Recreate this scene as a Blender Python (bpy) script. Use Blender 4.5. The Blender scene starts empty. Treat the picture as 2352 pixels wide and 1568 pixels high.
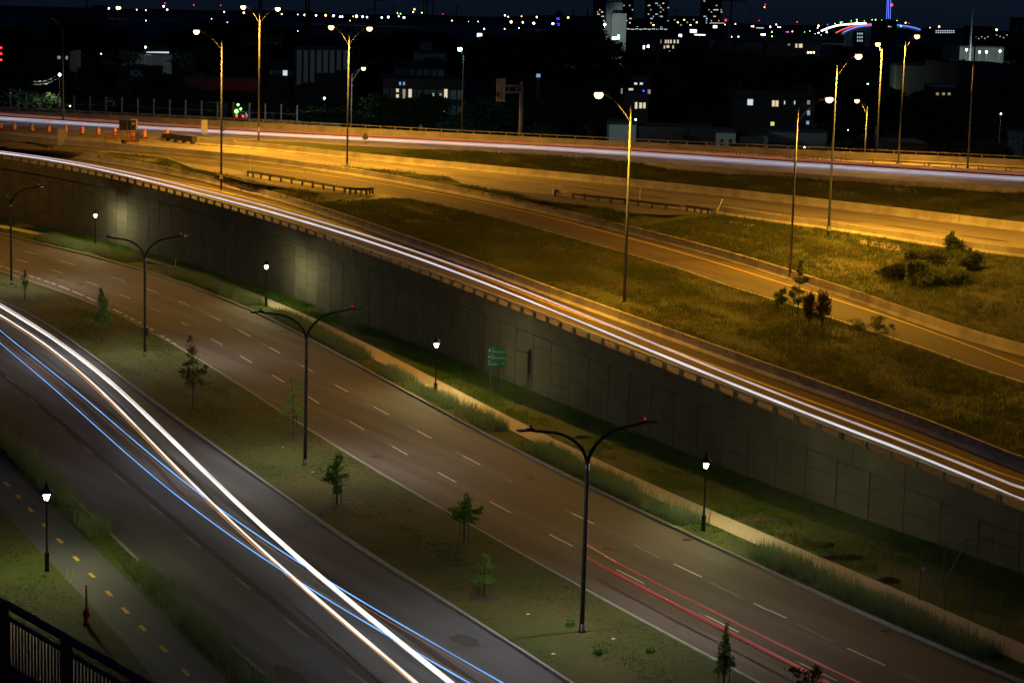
import bpy, math, random
import numpy as np
from mathutils import Vector, Matrix
random.seed(11); RNG = np.random.default_rng(11)
SC = bpy.context.scene
COL = SC.collection
R = math.radians
# ------------------------------------------------------------------ camera, sky, exposure
F, H = 4900.0, 28.0                      # focal length in pixels of a 2352 px wide picture, eye height
ROLL, PITCH = R(1.5466), R(8.8618)
cp, sp, cr, sr = math.cos(PITCH), math.sin(PITCH), math.cos(ROLL), math.sin(ROLL)
cam = bpy.data.objects.new('camera', bpy.data.cameras.new('camera')); COL.objects.link(cam)
R0, U0, FW = Vector((1, 0, 0)), Vector((0, sp, cp)), Vector((0, cp, -sp))
cx, cy, cz = R0*cr + U0*sr, -R0*sr + U0*cr, -FW
cam.matrix_world = Matrix(((cx.x, cy.x, cz.x, 0), (cx.y, cy.y, cz.y, 0), (cx.z, cy.z, cz.z, H), (0, 0, 0, 1)))
cam.data.sensor_width = 36; cam.data.lens = F/2352*36; cam.data.clip_start = 0.5; cam.data.clip_end = 30000
SC.camera = cam
SC.render.resolution_x, SC.render.resolution_y = 1024, 682
SC.view_settings.view_transform = 'Standard'; SC.view_settings.look = 'None'
SC.view_settings.exposure = 0.0; SC.view_settings.gamma = 1.0
W = bpy.data.worlds.new('World'); SC.world = W; W.use_nodes = True
sky = W.node_tree.nodes.new('ShaderNodeTexSky'); sky.sky_type = 'NISHITA'; sky.sun_disc = False
sky.sun_elevation = R(15); sky.sun_rotation = R(180); sky.ozone_density = 8.0; sky.air_density = 1.0; sky.dust_density = 1.0
bgn = W.node_tree.nodes['Background']; bgn.inputs['Strength'].default_value = 0.0052
tint = W.node_tree.nodes.new('ShaderNodeMix'); tint.data_type = 'RGBA'; tint.blend_type = 'MULTIPLY'; tint.inputs[0].default_value = 1; tint.inputs[7].default_value = (.55, .65, 1.15, 1)
W.node_tree.links.new(sky.outputs[0], tint.inputs[6]); W.node_tree.links.new(tint.outputs[2], bgn.inputs[0])

def yh(x): return -12 + .027*x
def ray(x, y):
    u, v = (x-1176)/F, (784-y)/F
    a, b = u*cr - v*sr, u*sr + v*cr
    return np.array([a, cp + b*sp, -sp + b*cp])
def G(x, y, z=0.0):                       # where the sight line of a picture point meets height z
    d = ray(x, y); t = (z-H)/d[2]; return np.array([d[0]*t, d[1]*t, z])
def at(x, y, D):                          # the point at depth D
    d = ray(x, y); t = D/d[1]; return np.array([d[0]*t, D, H+d[2]*t])
def proj(P):
    X, Y, Z = P[0], P[1], P[2]-H
    f = Y*cp - Z*sp; v0 = (Y*sp + Z*cp)/f; u0 = X/f
    return 1176 + (u0*cr + v0*sr)*F, 784 - (-u0*sr + v0*cr)*F
def T(row, col, pts):
    k = {1: (.25, 0), 2: (.25, 321.6), 3: (.27828, 689.1), 4: (.28229, 1125.5)}[row]
    return [(588*col + x*k[0], k[1] + y*k[0]) for x, y in pts]
# ------------------------------------------------------------------ materials
def newmat(name):
    m = bpy.data.materials.new(name); m.use_nodes = True
    return m, m.node_tree.nodes, m.node_tree.links, m.node_tree.nodes['Principled BSDF']
def mat(name, c1, c2=None, scale=1.0, rough=.8, bump=0, metal=0, detail=6, c3=None, scale3=.1, stretch=None, spec=.5, streak=False):
    m, N, Lk, P = newmat(name)
    P.inputs['Roughness'].default_value = rough; P.inputs['Metallic'].default_value = metal
    P.inputs['Specular IOR Level'].default_value = spec
    if c2 is None: c2 = tuple(v*.8 for v in c1)
    tc = N.new('ShaderNodeTexCoord'); src = tc.outputs['Object']
    if stretch:
        mp = N.new('ShaderNodeMapping'); mp.inputs['Scale'].default_value = stretch[:3]
        mp.inputs['Rotation'].default_value = (0, 0, stretch[3] if len(stretch) > 3 else 0)
        Lk.new(src, mp.inputs[0]); src = mp.outputs[0]
    n = N.new('ShaderNodeTexNoise'); n.inputs['Scale'].default_value = scale; n.inputs['Detail'].default_value = detail
    n.inputs['Roughness'].default_value = .65
    Lk.new(src, n.inputs['Vector'])
    r = N.new('ShaderNodeValToRGB'); r.color_ramp.elements[0].position = .35; r.color_ramp.elements[1].position = .65
    r.color_ramp.elements[0].color = (*c1, 1); r.color_ramp.elements[1].color = (*c2, 1)
    Lk.new(n.outputs['Fac'], r.inputs[0]); out = r.outputs[0]
    if c3:
        n3 = N.new('ShaderNodeTexNoise'); n3.inputs['Scale'].default_value = scale3; n3.inputs['Detail'].default_value = 5
        s3 = tc.outputs['Object']
        if streak:                        # wear drawn out along the direction of traffic
            for rot, scl in ((R(60.5), (1, 1, 1)), (0, (.035, .75, 1))):
                mp3 = N.new('ShaderNodeMapping'); mp3.inputs['Rotation'].default_value = (0, 0, rot); mp3.inputs['Scale'].default_value = scl; Lk.new(s3, mp3.inputs[0]); s3 = mp3.outputs[0]
        Lk.new(s3, n3.inputs['Vector'])
        r3 = N.new('ShaderNodeValToRGB'); r3.color_ramp.elements[0].position = .45; r3.color_ramp.elements[1].position = .62
        Lk.new(n3.outputs['Fac'], r3.inputs[0])
        mx = N.new('ShaderNodeMix'); mx.data_type = 'RGBA'; mx.inputs[7].default_value = (*c3, 1)
        Lk.new(r3.outputs[0], mx.inputs[0]); Lk.new(out, mx.inputs[6]); out = mx.outputs[2]
    Lk.new(out, P.inputs['Base Color'])
    if bump:
        b = N.new('ShaderNodeBump'); b.inputs['Strength'].default_value = bump; b.inputs['Distance'].default_value = .05
        Lk.new(n.outputs['Fac'], b.inputs['Height']); Lk.new(b.outputs[0], P.inputs['Normal'])
    return m
def emit(name, c, s):
    m, N, Lk, P = newmat(name)
    P.inputs['Base Color'].default_value = (*[v*.5 for v in c], 1)
    P.inputs['Emission Color'].default_value = (*c, 1); P.inputs['Emission Strength'].default_value = s
    return m
ASPH = (.075, .067, .060)
M = dict(
 ground=mat('bare_ground', (.035, .035, .025), (.06, .055, .04), .05),
 asph=mat('sodium_lit_asphalt', (.088, .070, .059), (.070, .055, .047), 9, .82, .35, c3=(.112, .089, .073), scale3=1, streak=True),  # brown of the sodium spill put into the base colour
 asph_l=mat('worn_blue_lit_asphalt', (.080, .088, .100), (.066, .072, .082), 9, .8, .35, c3=(.105, .113, .125), scale3=1, streak=True),  # blue of the LED and trail light put into the base colour
 ramp=mat('dark_asphalt', (.076, .054, .038), (.062, .044, .032), 5, .8, .3, c3=(.098, .069, .048), scale3=1, streak=True),
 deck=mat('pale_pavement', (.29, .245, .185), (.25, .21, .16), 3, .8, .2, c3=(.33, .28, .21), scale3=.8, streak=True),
 gravel=mat('gravel', (.17, .14, .11), (.09, .075, .06), 6, .95, .6),
 conc=mat('concrete', (.50, .45, .37), (.42, .38, .31), 1.3, .85, .2, c3=(.34, .30, .25), scale3=.5, stretch=(1, 1, .25)),
 kerb=mat('kerb_concrete', (.33, .32, .29), (.25, .24, .22), 3, .85, .2),
 walk=mat('sidewalk_concrete', (.46, .385, .27), (.40, .335, .235), 2.5, .85, .15),
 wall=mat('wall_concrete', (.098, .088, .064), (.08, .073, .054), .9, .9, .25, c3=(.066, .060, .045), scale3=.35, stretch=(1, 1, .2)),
 joint=mat('dark_joint', (.05, .046, .036)),
 lawn=mat('mown_lawn', (.050, .068, .007), (.034, .050, .005), 3.2, .95, .8, c3=(.068, .066, .012), scale3=.16, detail=10),
 verge=mat('verge_grass', (.05, .085, .007), (.03, .055, .005), 3, .95, .8, c3=(.075, .08, .015), scale3=.3, detail=10),
 wild=mat('rough_grass', (.060, .072, .014), (.042, .053, .010), 1.2, .95, 1, c3=(.062, .058, .018), scale3=.12, detail=10),
 blade_wild=mat('wild_blades', (.085, .11, .018), (.06, .082, .013), .35, .9, c3=(.11, .108, .025), scale3=.13),
 blade_lawn=mat('lawn_blades', (.07, .10, .012), (.045, .07, .008), .5, .9, c3=(.085, .09, .018), scale3=.16),
 blade_verge=mat('verge_blades', (.10, .18, .010), (.06, .12, .006), .5, .9),
 blade_orn=mat('ornamental_blades', (.20, .28, .15), (.13, .21, .11), .6, .85, c3=(.20, .24, .11), scale3=.4),
 yellow=mat('yellow_paint', (.70, .47, .03), (.60, .41, .03), 4, .6),
 white=mat('white_paint', (.62, .60, .55), (.38, .36, .33), 5, .6),
 faded=mat('faded_paint', (.22, .205, .185), (.12, .11, .10), 6, .7),
 tar=mat('tar_line', (.022, .019, .017), (.03, .026, .022), 3, .7),
 steel=mat('galvanised_steel', (.13, .145, .175), (.10, .11, .135), 2, .5, metal=.35),
 dsteel=mat('weathered_steel', (.13, .115, .10), (.09, .08, .07), 3, .6, metal=.3),
 rail=mat('rail_metal', (.30, .27, .23), (.22, .20, .17), 2, .55, metal=.2),
 black=mat('black_powder_coat', (.014, .013, .012), (.009, .009, .008), 3, .38),
 brown=mat('brown_stain', (.10, .055, .032), (.07, .04, .024), 4, .6),
 bark=mat('bark', (.10, .075, .055), (.05, .04, .03), 8, .95, .6),
 leaf=mat('sapling_leaves', (.12, .25, .04), (.075, .16, .028), 2.5, .7),
 leaf2=mat('bright_leaves', (.17, .36, .06), (.11, .25, .04), 2.5, .7),
 leafd=mat('dull_leaves', (.12, .17, .045), (.08, .11, .03), 2, .8),
 pine=mat('pine_needles', (.035, .038, .014), (.022, .024, .010), 3, .85),
 citytree=mat('city_tree_leaves', (.028, .055, .014), (.018, .036, .010), .6, .9),
 mulch=mat('mulch', (.07, .05, .035), (.035, .025, .018), 9, .95, .8),
 orange=mat('orange_plastic', (.75, .16, .02), (.65, .13, .02), 2, .5),
 rubber=mat('black_rubber', (.02, .02, .02)),
 refl=mat('white_sheeting', (.8, .78, .72), None, 1, .4),
 board=mat('sign_back', (.5, .46, .38), (.42, .38, .32), 1, .6),
 green=mat('sign_green', (.0, .11, .07), (.0, .095, .062), 1, .5),
 signtxt=mat('sign_lettering', (.42, .45, .36), (.38, .40, .33), 1, .5),
 red_lit=mat('red_lit_wall', (.10, .014, .012), (.06, .010, .010), .8, .9),  # red glow falling on the far wall, put into its colour
 red=mat('red_enamel', (.40, .03, .015), (.32, .025, .012), 2, .4),
 rust=mat('rusty_iron', (.22, .11, .05), (.13, .07, .035), 8, .8, .4),
 brick=mat('dark_brick', (.022, .016, .013), (.016, .011, .009), .4, .9),
 cream=mat('pale_wall', (.16, .16, .145), (.12, .12, .11), .3, .9),
 grey=mat('grey_cladding', (.035, .036, .04), (.026, .027, .03), .2, .9),
 roof=mat('flat_roof', (.025, .025, .026), (.018, .018, .019), .3, .9),
 glass=mat('dark_glass', (.02, .025, .03), None, 1, .2),
 graf=mat('graffiti_paint', (.50, .44, .36), (.36, .31, .26), 1, .8),
 gwall=mat('stained_concrete', (.14, .10, .075), (.09, .065, .05), .6, .9, c3=(.2, .14, .10), scale3=.3),
)
def E_(key, c, s):
    M[key] = emit(key, c, s)
E_('sodium', (1, .60, .18), 9); E_('lantern_glow', (1, .93, .47), 1150); E_('sodium_far', (1, .48, .13), 9); E_('warmwhite', (1, .93, .70), 7)
E_('coolwhite', (.8, .95, 1), 9); E_('cyanwhite', (.5, .95, 1), 30); E_('led', (.9, .95, 1), 6)
E_('red_light', (1, .03, .03), 4); E_('red_dim', (1, .03, .02), .45); E_('green_light', (.25, 1, .12), 12); E_('blue_light', (.12, .16, 1), 3)
E_('teal_light', (.2, 1, .6), 5); E_('amber_light', (1, .5, .12), 12)
E_('win_warm', (1, .86, .56), .7); E_('win_cool', (.8, .93, 1), .75); E_('win_dim', (1, .82, .5), .25); E_('win_blue', (.35, .6, 1), .5)
E_('win_far', (1, .85, .58), .8); E_('win_farc', (.6, .82, 1), .8); E_('win_green', (.85, 1, .2), .7); E_('win_violet', (.08, .06, 1), 1.6)
E_('sign_white', (.9, .95, 1), 3.0); E_('sign_violet', (.6, .55, 1), 3.0)
E_('trail_white', (1, .98, .96), 1.5); E_('trail_cream', (1, .86, .74), 1.4); E_('trail_blue', (.16, .46, 1), 1.15)
E_('trail_lilac', (.66, .68, .95), .48); E_('trail_ramp', (.72, .74, .97), .95); E_('trail_pale', (.62, .62, .80), .20); E_('trail_orange', (1, .5, .16), .5)
E_('trail_thin', (.6, .2, .05), .35); E_('trail_red', (.50, .075, .06), .26); E_('trail_pink', (.62, .20, .12), .33); E_('trail_dimblue', (.14, .22, .75), .5)
E_('bridge_blue', (.12, .2, 1), 1.6); E_('bridge_red', (1, .08, .06), 1.4); E_('bridge_white', (1, 1, .95), 4)
# ------------------------------------------------------------------ mesh helpers
class MB:
    def __init__(s): s.v, s.f = [], []
    def add(s, vs, fs):
        o = len(s.v); s.v += [tuple(map(float, p)) for p in vs]; s.f += [tuple(i+o for i in f) for f in fs]; return s
    def box(s, c, d, rz=0, ax=None):      # centre, full size
        hx, hy, hz = d[0]/2, d[1]/2, d[2]/2; ca, sa = math.cos(rz), math.sin(rz)
        vs = [(c[0]+x*ca-y*sa, c[1]+x*sa+y*ca, c[2]+z) for z in (-hz, hz) for x, y in ((-hx, -hy), (hx, -hy), (hx, hy), (-hx, hy))]
        return s.add(vs, [(3, 2, 1, 0), (4, 5, 6, 7), (0, 1, 5, 4), (1, 2, 6, 5), (2, 3, 7, 6), (3, 0, 4, 7)])
    def tube(s, pts, r, n=8, cap=True):
        pts = [np.array(p, float) for p in pts]; rs = r if hasattr(r, '__len__') else [r]*len(pts)
        o = len(s.v); up = None
        for i, p in enumerate(pts):
            t = pts[min(i+1, len(pts)-1)] - pts[max(i-1, 0)]; t = t/(np.linalg.norm(t)+1e-9)
            if up is None:
                a = np.array([0, 0, 1.]) if abs(t[2]) < .9 else np.array([1., 0, 0])
            else: a = up
            b = np.cross(t, a); b /= np.linalg.norm(b)+1e-9; c = np.cross(b, t); up = c
            for k in range(n):
                q = p + rs[i]*(math.cos(2*math.pi*k/n)*b + math.sin(2*math.pi*k/n)*c); s.v.append(tuple(q))
        for i in range(len(pts)-1):
            for k in range(n):
                a0, a1 = o+i*n+k, o+i*n+(k+1) % n; s.f.append((a0, a1, a1+n, a0+n))
        if cap:
            s.f.append(tuple(o+k for k in range(n))[::-1]); s.f.append(tuple(o+(len(pts)-1)*n+k for k in range(n)))
        return s
    def lathe(s, c, prof, n=12):          # prof: (radius, z)
        o = len(s.v)
        for r, z in prof:
            for k in range(n): s.v.append((c[0]+r*math.cos(2*math.pi*k/n), c[1]+r*math.sin(2*math.pi*k/n), c[2]+z))
        for i in range(len(prof)-1):
            for k in range(n):
                a0, a1 = o+i*n+k, o+i*n+(k+1) % n; s.f.append((a0, a1, a1+n, a0+n))
        s.f.append(tuple(o+k for k in range(n))[::-1]); s.f.append(tuple(o+(len(prof)-1)*n+k for k in range(n)))
        return s
    def sweep(s, path, prof, m=None):     # prof: (across, up) closed section, path: 3-D points; across = to the left-hand normal
        o = len(s.v); n = len(prof)
        for i, p in enumerate(path):
            t = np.array(path[min(i+1, len(path)-1)]) - np.array(path[max(i-1, 0)]); t[2] = 0; t /= np.linalg.norm(t)+1e-9
            nn = np.array([-t[1], t[0], 0])
            for a, u in prof: s.v.append((p[0]+nn[0]*a, p[1]+nn[1]*a, p[2]+u))
        for i in range(len(path)-1):
            for k in range(n):
                a0, a1 = o+i*n+k, o+i*n+(k+1) % n; s.f.append((a0, a1, a1+n, a0+n))
        s.f.append(tuple(o+k for k in range(n))[::-1]); s.f.append(tuple(o+(len(path)-1)*n+k for k in range(n)))
        return s
    def build(s, name, m, parent=None, smooth=False):
        me = bpy.data.meshes.new(name); off = np.array([float(q) for q in parent['_w']]) if parent else np.zeros(3)
        me.from_pydata([tuple(np.array(p)-off) for p in s.v], [], s.f); me.validate()
        me.materials.append(M[m] if isinstance(m, str) else m)
        if smooth: me.polygons.foreach_set('use_smooth', [True]*len(me.polygons))
        me.update()
        o = bpy.data.objects.new(name, me); COL.objects.link(o)
        if parent: o.parent = parent; o['_w'] = [float(q) for q in off]
        return o
ALL_TMP = []
def tag(o, label=None, cat=None, group=None, kind=None):
    if label: o['label'] = label
    if cat: o['category'] = cat
    if group: o['group'] = group
    if kind: o['kind'] = kind
    return o
def thing(name, label, cat, loc, group=None):
    o = bpy.data.objects.new(name, None); COL.objects.link(o); o.location = [float(v) for v in loc]; o['_w'] = [float(v) for v in loc]
    o.empty_display_size = .2
    return tag(o, label, cat, group)
def copy_thing(o, loc, label=None):
    c = o.copy(); COL.objects.link(c); c.location = [float(v) for v in loc]
    if label: c['label'] = label
    for ch in o.children:
        d = ch.copy(); COL.objects.link(d); d.parent = c
        for g in ch.children:
            e = g.copy(); COL.objects.link(e); e.parent = d
    return c
def struct(o): o['kind'] = 'structure'; return o
def npmesh(name, V, Fc, m, parent=None):  # fast mesh from arrays, Fc (n,3) or (n,4)
    me = bpy.data.meshes.new(name); V = np.asarray(V, np.float32)
    if parent: V = V - np.array([float(q) for q in parent['_w']], np.float32)
    me.vertices.add(len(V)); me.vertices.foreach_set('co', V.ravel())
    k = Fc.shape[1]; me.loops.add(Fc.size); me.loops.foreach_set('vertex_index', Fc.ravel().astype(np.int32))
    me.polygons.add(len(Fc)); me.polygons.foreach_set('loop_start', np.arange(0, Fc.size, k, dtype=np.int32))
    me.polygons.foreach_set('loop_total', np.full(len(Fc), k, np.int32))
    me.update(calc_edges=True); me.materials.append(M[m])
    o = bpy.data.objects.new(name, me); COL.objects.link(o)
    if parent: o.parent = parent
    return o
def blades(P, h0, h1, w, nb, spread, lean=.5):
    P = np.repeat(P, nb, 0); n = len(P); a = RNG.uniform(0, 2*np.pi, n); rr = spread*np.sqrt(RNG.random(n))
    b = P.copy(); b[:, 0] += rr*np.cos(a); b[:, 1] += rr*np.sin(a)
    h = RNG.uniform(h0, h1, n); wa = RNG.uniform(0, np.pi, n); dx, dy = np.cos(wa)*w/2, np.sin(wa)*w/2
    ln = RNG.uniform(0, lean, n)*h; la = a + RNG.uniform(-.6, .6, n)
    V = np.empty((n, 3, 3)); V[:, 0] = b + np.stack([-dx, -dy, dx*0-.02], 1); V[:, 1] = b + np.stack([dx, dy, dx*0-.02], 1)
    V[:, 2] = b + np.stack([ln*np.cos(la), ln*np.sin(la), h], 1)
    return V.reshape(-1, 3), np.arange(3*n).reshape(-1, 3)
# ------------------------------------------------------------------ the traced lines
L = {}
L['PL']=T(4,0,[(0,150),(130,290),(260,430),(400,590),(530,730),(650,850),(800,1010),(950,1170),(1080,1340),(1170,1450),(1270,1568)])
L['PR']=T(3,0,[(0,1270),(100,1380),(200,1480)])+T(4,0,[(300,60),(480,190),(620,330),(720,420),(860,570),(1000,710),(1130,850),(1300,1010),(1450,1160),(1600,1300),(1720,1420),(1830,1560)])
L['K4']=[(0,982)]+T(3,0,[(70,1120),(150,1200),(260,1310)])+[(165,1140)]+T(4,0,[(920,390),(1020,490),(1170,630),(1500,950),(1700,1110),(1850,1250),(1950,1350),(2083,1440)])+[(613,1565)]
L['K3']=T(3,0,[(0,15),(120,60),(240,120),(380,200),(530,300),(680,410),(800,500),(940,600),(1100,715),(1250,830),(1400,940),(1550,1050),(1700,1160),(1850,1270),(2000,1380)])+T(4,1,[(130,0),(250,70),(400,185),(550,275),(700,370),(850,470),(1000,570),(1150,665),(1250,730),(1450,870),(1650,990),(1800,1090),(1950,1195)])+T(4,2,[(0,1268),(150,1365),(300,1460),(470,1568)])
L['K2']=[(0,625)]+T(2,0,[(190,1275),(400,1350),(540,1395),(740,1475)])+T(3,0,[(780,55),(950,130),(1150,215),(1300,300),(1440,380),(1600,470),(1690,540),(1850,640),(2000,730)])+T(3,1,[(0,800),(140,890),(300,990),(430,1080),(600,1180),(740,1260),(900,1360),(1060,1460)])+T(4,1,[(1200,0),(1330,70),(1500,165),(1620,230),(1740,300),(1900,390)])+T(4,2,[(0,490),(200,600),(400,710),(570,810),(800,940),(1000,1045),(1200,1155),(1400,1260),(1600,1375),(1800,1470),(1960,1560)])
L['K1']=T(2,0,[(0,865),(250,925),(500,985),(700,1040),(900,1095),(1100,1140),(1350,1215),(1500,1270),(1700,1340),(1900,1400),(2080,1460)])+T(3,1,[(0,98),(200,210),(420,330),(650,440),(900,580),(1150,705),(1400,850),(1600,960),(1800,1060)])+T(3,2,[(0,1220),(250,1360),(420,1460)])+T(4,2,[(650,0),(850,80),(1090,190),(1300,290),(1560,430),(1850,560)])+T(4,3,[(0,663),(200,760),(500,890),(750,1000),(1000,1110),(1300,1250),(1600,1380),(1900,1500),(2083,1568)])
L['S1']=[(0,526),(300,592),(500,655),(700,748)]+T(3,1,[(780,400),(1000,520)])+[(1000,903)]+T(3,1,[(1900,1000)])+T(3,2,[(0,1100)])+[(1300,1052),(1430,1112)]+T(4,2,[(1330,180),(1550,290),(1800,370)])+[(1900,1325),(2080,1408)]+T(4,3,[(1700,1280),(1900,1360),(2083,1425)])
L['S2']=T(2,0,[(0,795),(600,900),(1150,1045),(1450,1140),(1900,1270)])+T(3,1,[(150,0),(350,95),(500,165),(720,280),(900,385),(1100,480),(1300,580),(1500,685),(1700,790),(1900,880)])+T(3,2,[(0,985),(200,1080),(400,1185),(650,1300),(900,1420),(1200,1563)])+T(4,2,[(1400,80),(1600,165),(1800,245)])+T(4,3,[(0,385),(250,510),(500,615),(750,720),(1000,820),(1250,905),(1500,1020),(1750,1130),(2000,1240)])
L['WB']=T(2,0,[(0,750),(1050,990),(1300,1040),(1500,1090),(1650,1150),(1850,1210),(2100,1290),(2352,1375)])+T(2,1,[(200,1440),(400,1510)])+T(3,1,[(500,95),(700,160),(900,240),(1100,310),(1300,380),(1500,460),(1700,550),(1900,640)])+T(3,2,[(0,728),(300,860),(500,930),(700,1010),(900,1090),(1200,1200),(1500,1330),(1700,1400)])+T(4,3,[(0,0),(250,90),(500,190),(750,270),(1000,370),(1250,440),(1500,520),(2083,740)])
L['WT']=T(2,0,[(0,168),(250,200),(530,255),(830,310),(1110,375),(1400,440),(1670,515),(1940,585),(2210,665),(2352,712)])+T(2,1,[(240,785),(480,860),(760,950),(1040,1050),(1330,1150),(1640,1270),(1960,1395),(2210,1500)])+T(3,2,[(0,85),(200,150),(440,230),(680,320),(930,430),(1200,545),(1490,660),(1780,770),(2113,900)])+T(3,3,[(300,1030),(470,1100),(850,1225),(1040,1320),(1240,1380),(1460,1470)])+T(4,3,[(1620,0),(1870,100),(2083,190)])
L['B1']=T(2,0,[(0,78),(485,145),(800,185),(1100,235),(1400,295),(1700,350),(1900,400)])+T(2,1,[(0,510),(400,620),(800,750),(1200,895),(1600,1045),(2000,1215),(2352,1330)])+T(3,2,[(380,0),(700,120),(1100,265),(1500,410),(1800,510),(2113,625)])+T(3,3,[(300,745),(600,860),(900,970),(1200,1085),(1500,1195),(2113,1420)])
L['B1t']=T(2,0,[(485,85),(600,80),(900,152),(1200,205),(1500,265),(1800,320),(2050,375)])+T(2,1,[(0,450),(200,510),(400,570),(600,625),(800,690),(1000,755),(1200,820),(1400,895),(1600,965),(1800,1035),(2000,1115),(2200,1190)])+T(2,2,[(0,1212),(300,1325),(600,1440),(930,1562)])+T(3,2,[(900,100),(1200,210),(1500,320),(1800,425),(2113,530)])+T(3,3,[(300,650),(600,770),(900,890),(1200,990),(1500,1105),(1800,1195),(2113,1310)])
L['Y1']=T(2,0,[(1000,275),(1300,330),(1600,385),(1900,440)])+T(2,1,[(0,560),(400,670),(800,795)])+T(3,2,[(1500,490),(2113,700)])+T(3,3,[(500,890),(1000,1080),(1500,1280),(2113,1510)])
L['N2']=T(2,0,[(0,70),(200,70),(900,120),(1600,205),(2000,250)])+T(2,1,[(0,330),(1080,490),(1400,540),(1700,600),(2000,670)])+T(2,2,[(0,750),(500,890),(1000,1030),(1500,1175),(2000,1350),(2300,1440)])+T(2,3,[(100,1490)])+T(3,3,[(190,40),(580,175),(900,280),(1300,410),(1700,560),(2113,690)])
L['B2']=T(1,0,[(0,1280),(500,1335),(1000,1375),(1500,1415),(2000,1450)])+T(2,1,[(0,215),(400,255),(800,325),(1200,390),(1600,460),(2000,540)])+T(2,2,[(0,605),(500,720),(1000,850),(1500,985),(2000,1130)])+T(2,3,[(0,1235),(400,1350),(800,1500)])+T(3,3,[(640,0),(1000,115),(1500,265),(2113,480)])
L['B2t']=T(1,0,[(0,1215),(400,1240),(700,1275),(1000,1310),(1300,1338),(1700,1368),(2000,1395)])+T(2,1,[(0,160),(400,205),(800,255),(1200,320),(1600,385),(1800,430),(2100,485)])+T(2,2,[(0,535),(400,625),(800,715),(1060,780),(1300,840),(1600,920),(2000,1035)])+T(2,3,[(0,1145),(400,1255),(800,1390),(1100,1480)])+T(3,3,[(940,0),(1200,70),(1500,165),(1800,270),(2113,370)])
L['Y2']=T(1,0,[(0,1310),(1000,1400),(1500,1440)])+T(2,1,[(0,230),(400,290),(800,350),(1200,415),(1600,490),(2000,560)])+T(2,2,[(0,635),(500,760),(1000,880),(1500,1020),(2000,1160)])+T(2,3,[(0,1275),(400,1400),(800,1540)])+T(3,3,[(1000,155),(1500,320),(2113,550)])
L['N3']=T(1,0,[(0,1205),(1000,1300),(2000,1385)])+T(2,1,[(0,150),(550,205),(1130,265),(1600,325),(2352,470)])+T(2,2,[(900,550),(1500,620),(2080,715)])+T(2,3,[(0,755),(500,820),(1000,895),(1500,975),(2000,1040),(2352,1085)])
L['B3']=T(1,0,[(0,1180),(1000,1260),(1820,1335)])+T(2,1,[(0,95),(400,130),(800,165),(1200,210),(1600,245),(2000,288)])+T(2,2,[(0,320),(500,375),(1000,420),(1500,475),(2000,530)])+T(2,3,[(0,560),(500,620),(1000,680),(1500,740),(2000,800),(2352,845)])
L['B3t']=T(1,0,[(1810,1275),(1900,1268)])+T(2,1,[(0,35),(400,75),(800,103),(1200,140),(1600,178),(2000,213)])+T(2,2,[(0,248),(500,295),(1000,345),(1500,400),(2000,455)])+T(2,3,[(0,493),(500,553),(1000,610),(1500,665),(2000,725),(2352,772)])
L['Y3']=T(2,1,[(0,105),(500,155),(1000,200),(1500,250)])+T(2,2,[(0,335),(500,380),(1000,440),(1500,490),(2000,545)])+T(2,3,[(0,590),(500,650),(1000,710),(1500,770),(2000,835),(2352,880)])
L['HN']=T(1,0,[(0,1160),(800,1195),(1500,1250),(2000,1280),(2352,1290)])+T(2,1,[(400,28),(1000,60),(1600,88)])+T(2,2,[(0,120),(500,155),(1000,195),(1500,240)])+T(2,3,[(0,290),(1000,355),(2352,442)])
L['HW']=T(2,1,[(400,28),(1000,60),(1600,88)])+T(2,2,[(0,120),(500,150),(1000,190),(1200,225),(1500,290),(2000,325)])+T(2,3,[(0,345),(600,380),(1500,450),(2352,500)])
L['FB']=T(1,0,[(0,1080),(1000,1120),(2000,1175)])+T(1,1,[(0,1190),(1500,1270)])+T(1,2,[(0,1320),(1000,1378),(2352,1440)])+T(2,3,[(0,140),(900,170),(1600,205),(2352,245)])
L['GN2'] = T(2,0,[(600,75),(890,118),(1000,122),(1530,178),(1780,270),(1950,303),(2352,398)])+T(2,1,[(150,420),(560,490),(800,500)])
L['GN3'] = T(2,1,[(550,212),(1000,268),(1600,330),(1750,345),(1920,420),(2352,500)])+T(2,2,[(300,565),(500,590),(800,620),(1100,680),(1500,695),(1900,690)])
L['IB'] = T(2,2,[(1180,130),(1680,160),(2190,195)])+T(2,3,[(0,205),(720,245),(1500,290),(2352,345)])
L['FB'] = T(1,0,[(0,1080),(1000,1120),(2000,1175)])+T(1,1,[(0,1190),(1500,1270)])+T(1,2,[(0,1320),(1000,1375)])+T(2,3,[(0,150),(1200,205),(2352,262)])
for k in L: L[k] = sorted(L[k])

def translucent(name, c):
    m, N, Lk, P = newmat(name); tr = N.new('ShaderNodeBsdfTranslucent'); tr.inputs[0].default_value = (*c, 1); mx = N.new('ShaderNodeMixShader'); mx.inputs[0].default_value = .93
    P.inputs['Base Color'].default_value = (*c, 1); Lk.new(P.outputs[0], mx.inputs[1]); Lk.new(tr.outputs[0], mx.inputs[2]); Lk.new(mx.outputs[0], N['Material Output'].inputs[0]); return m
M['frosted'] = translucent('frosted_sheet', (.85, .83, .78))

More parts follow.
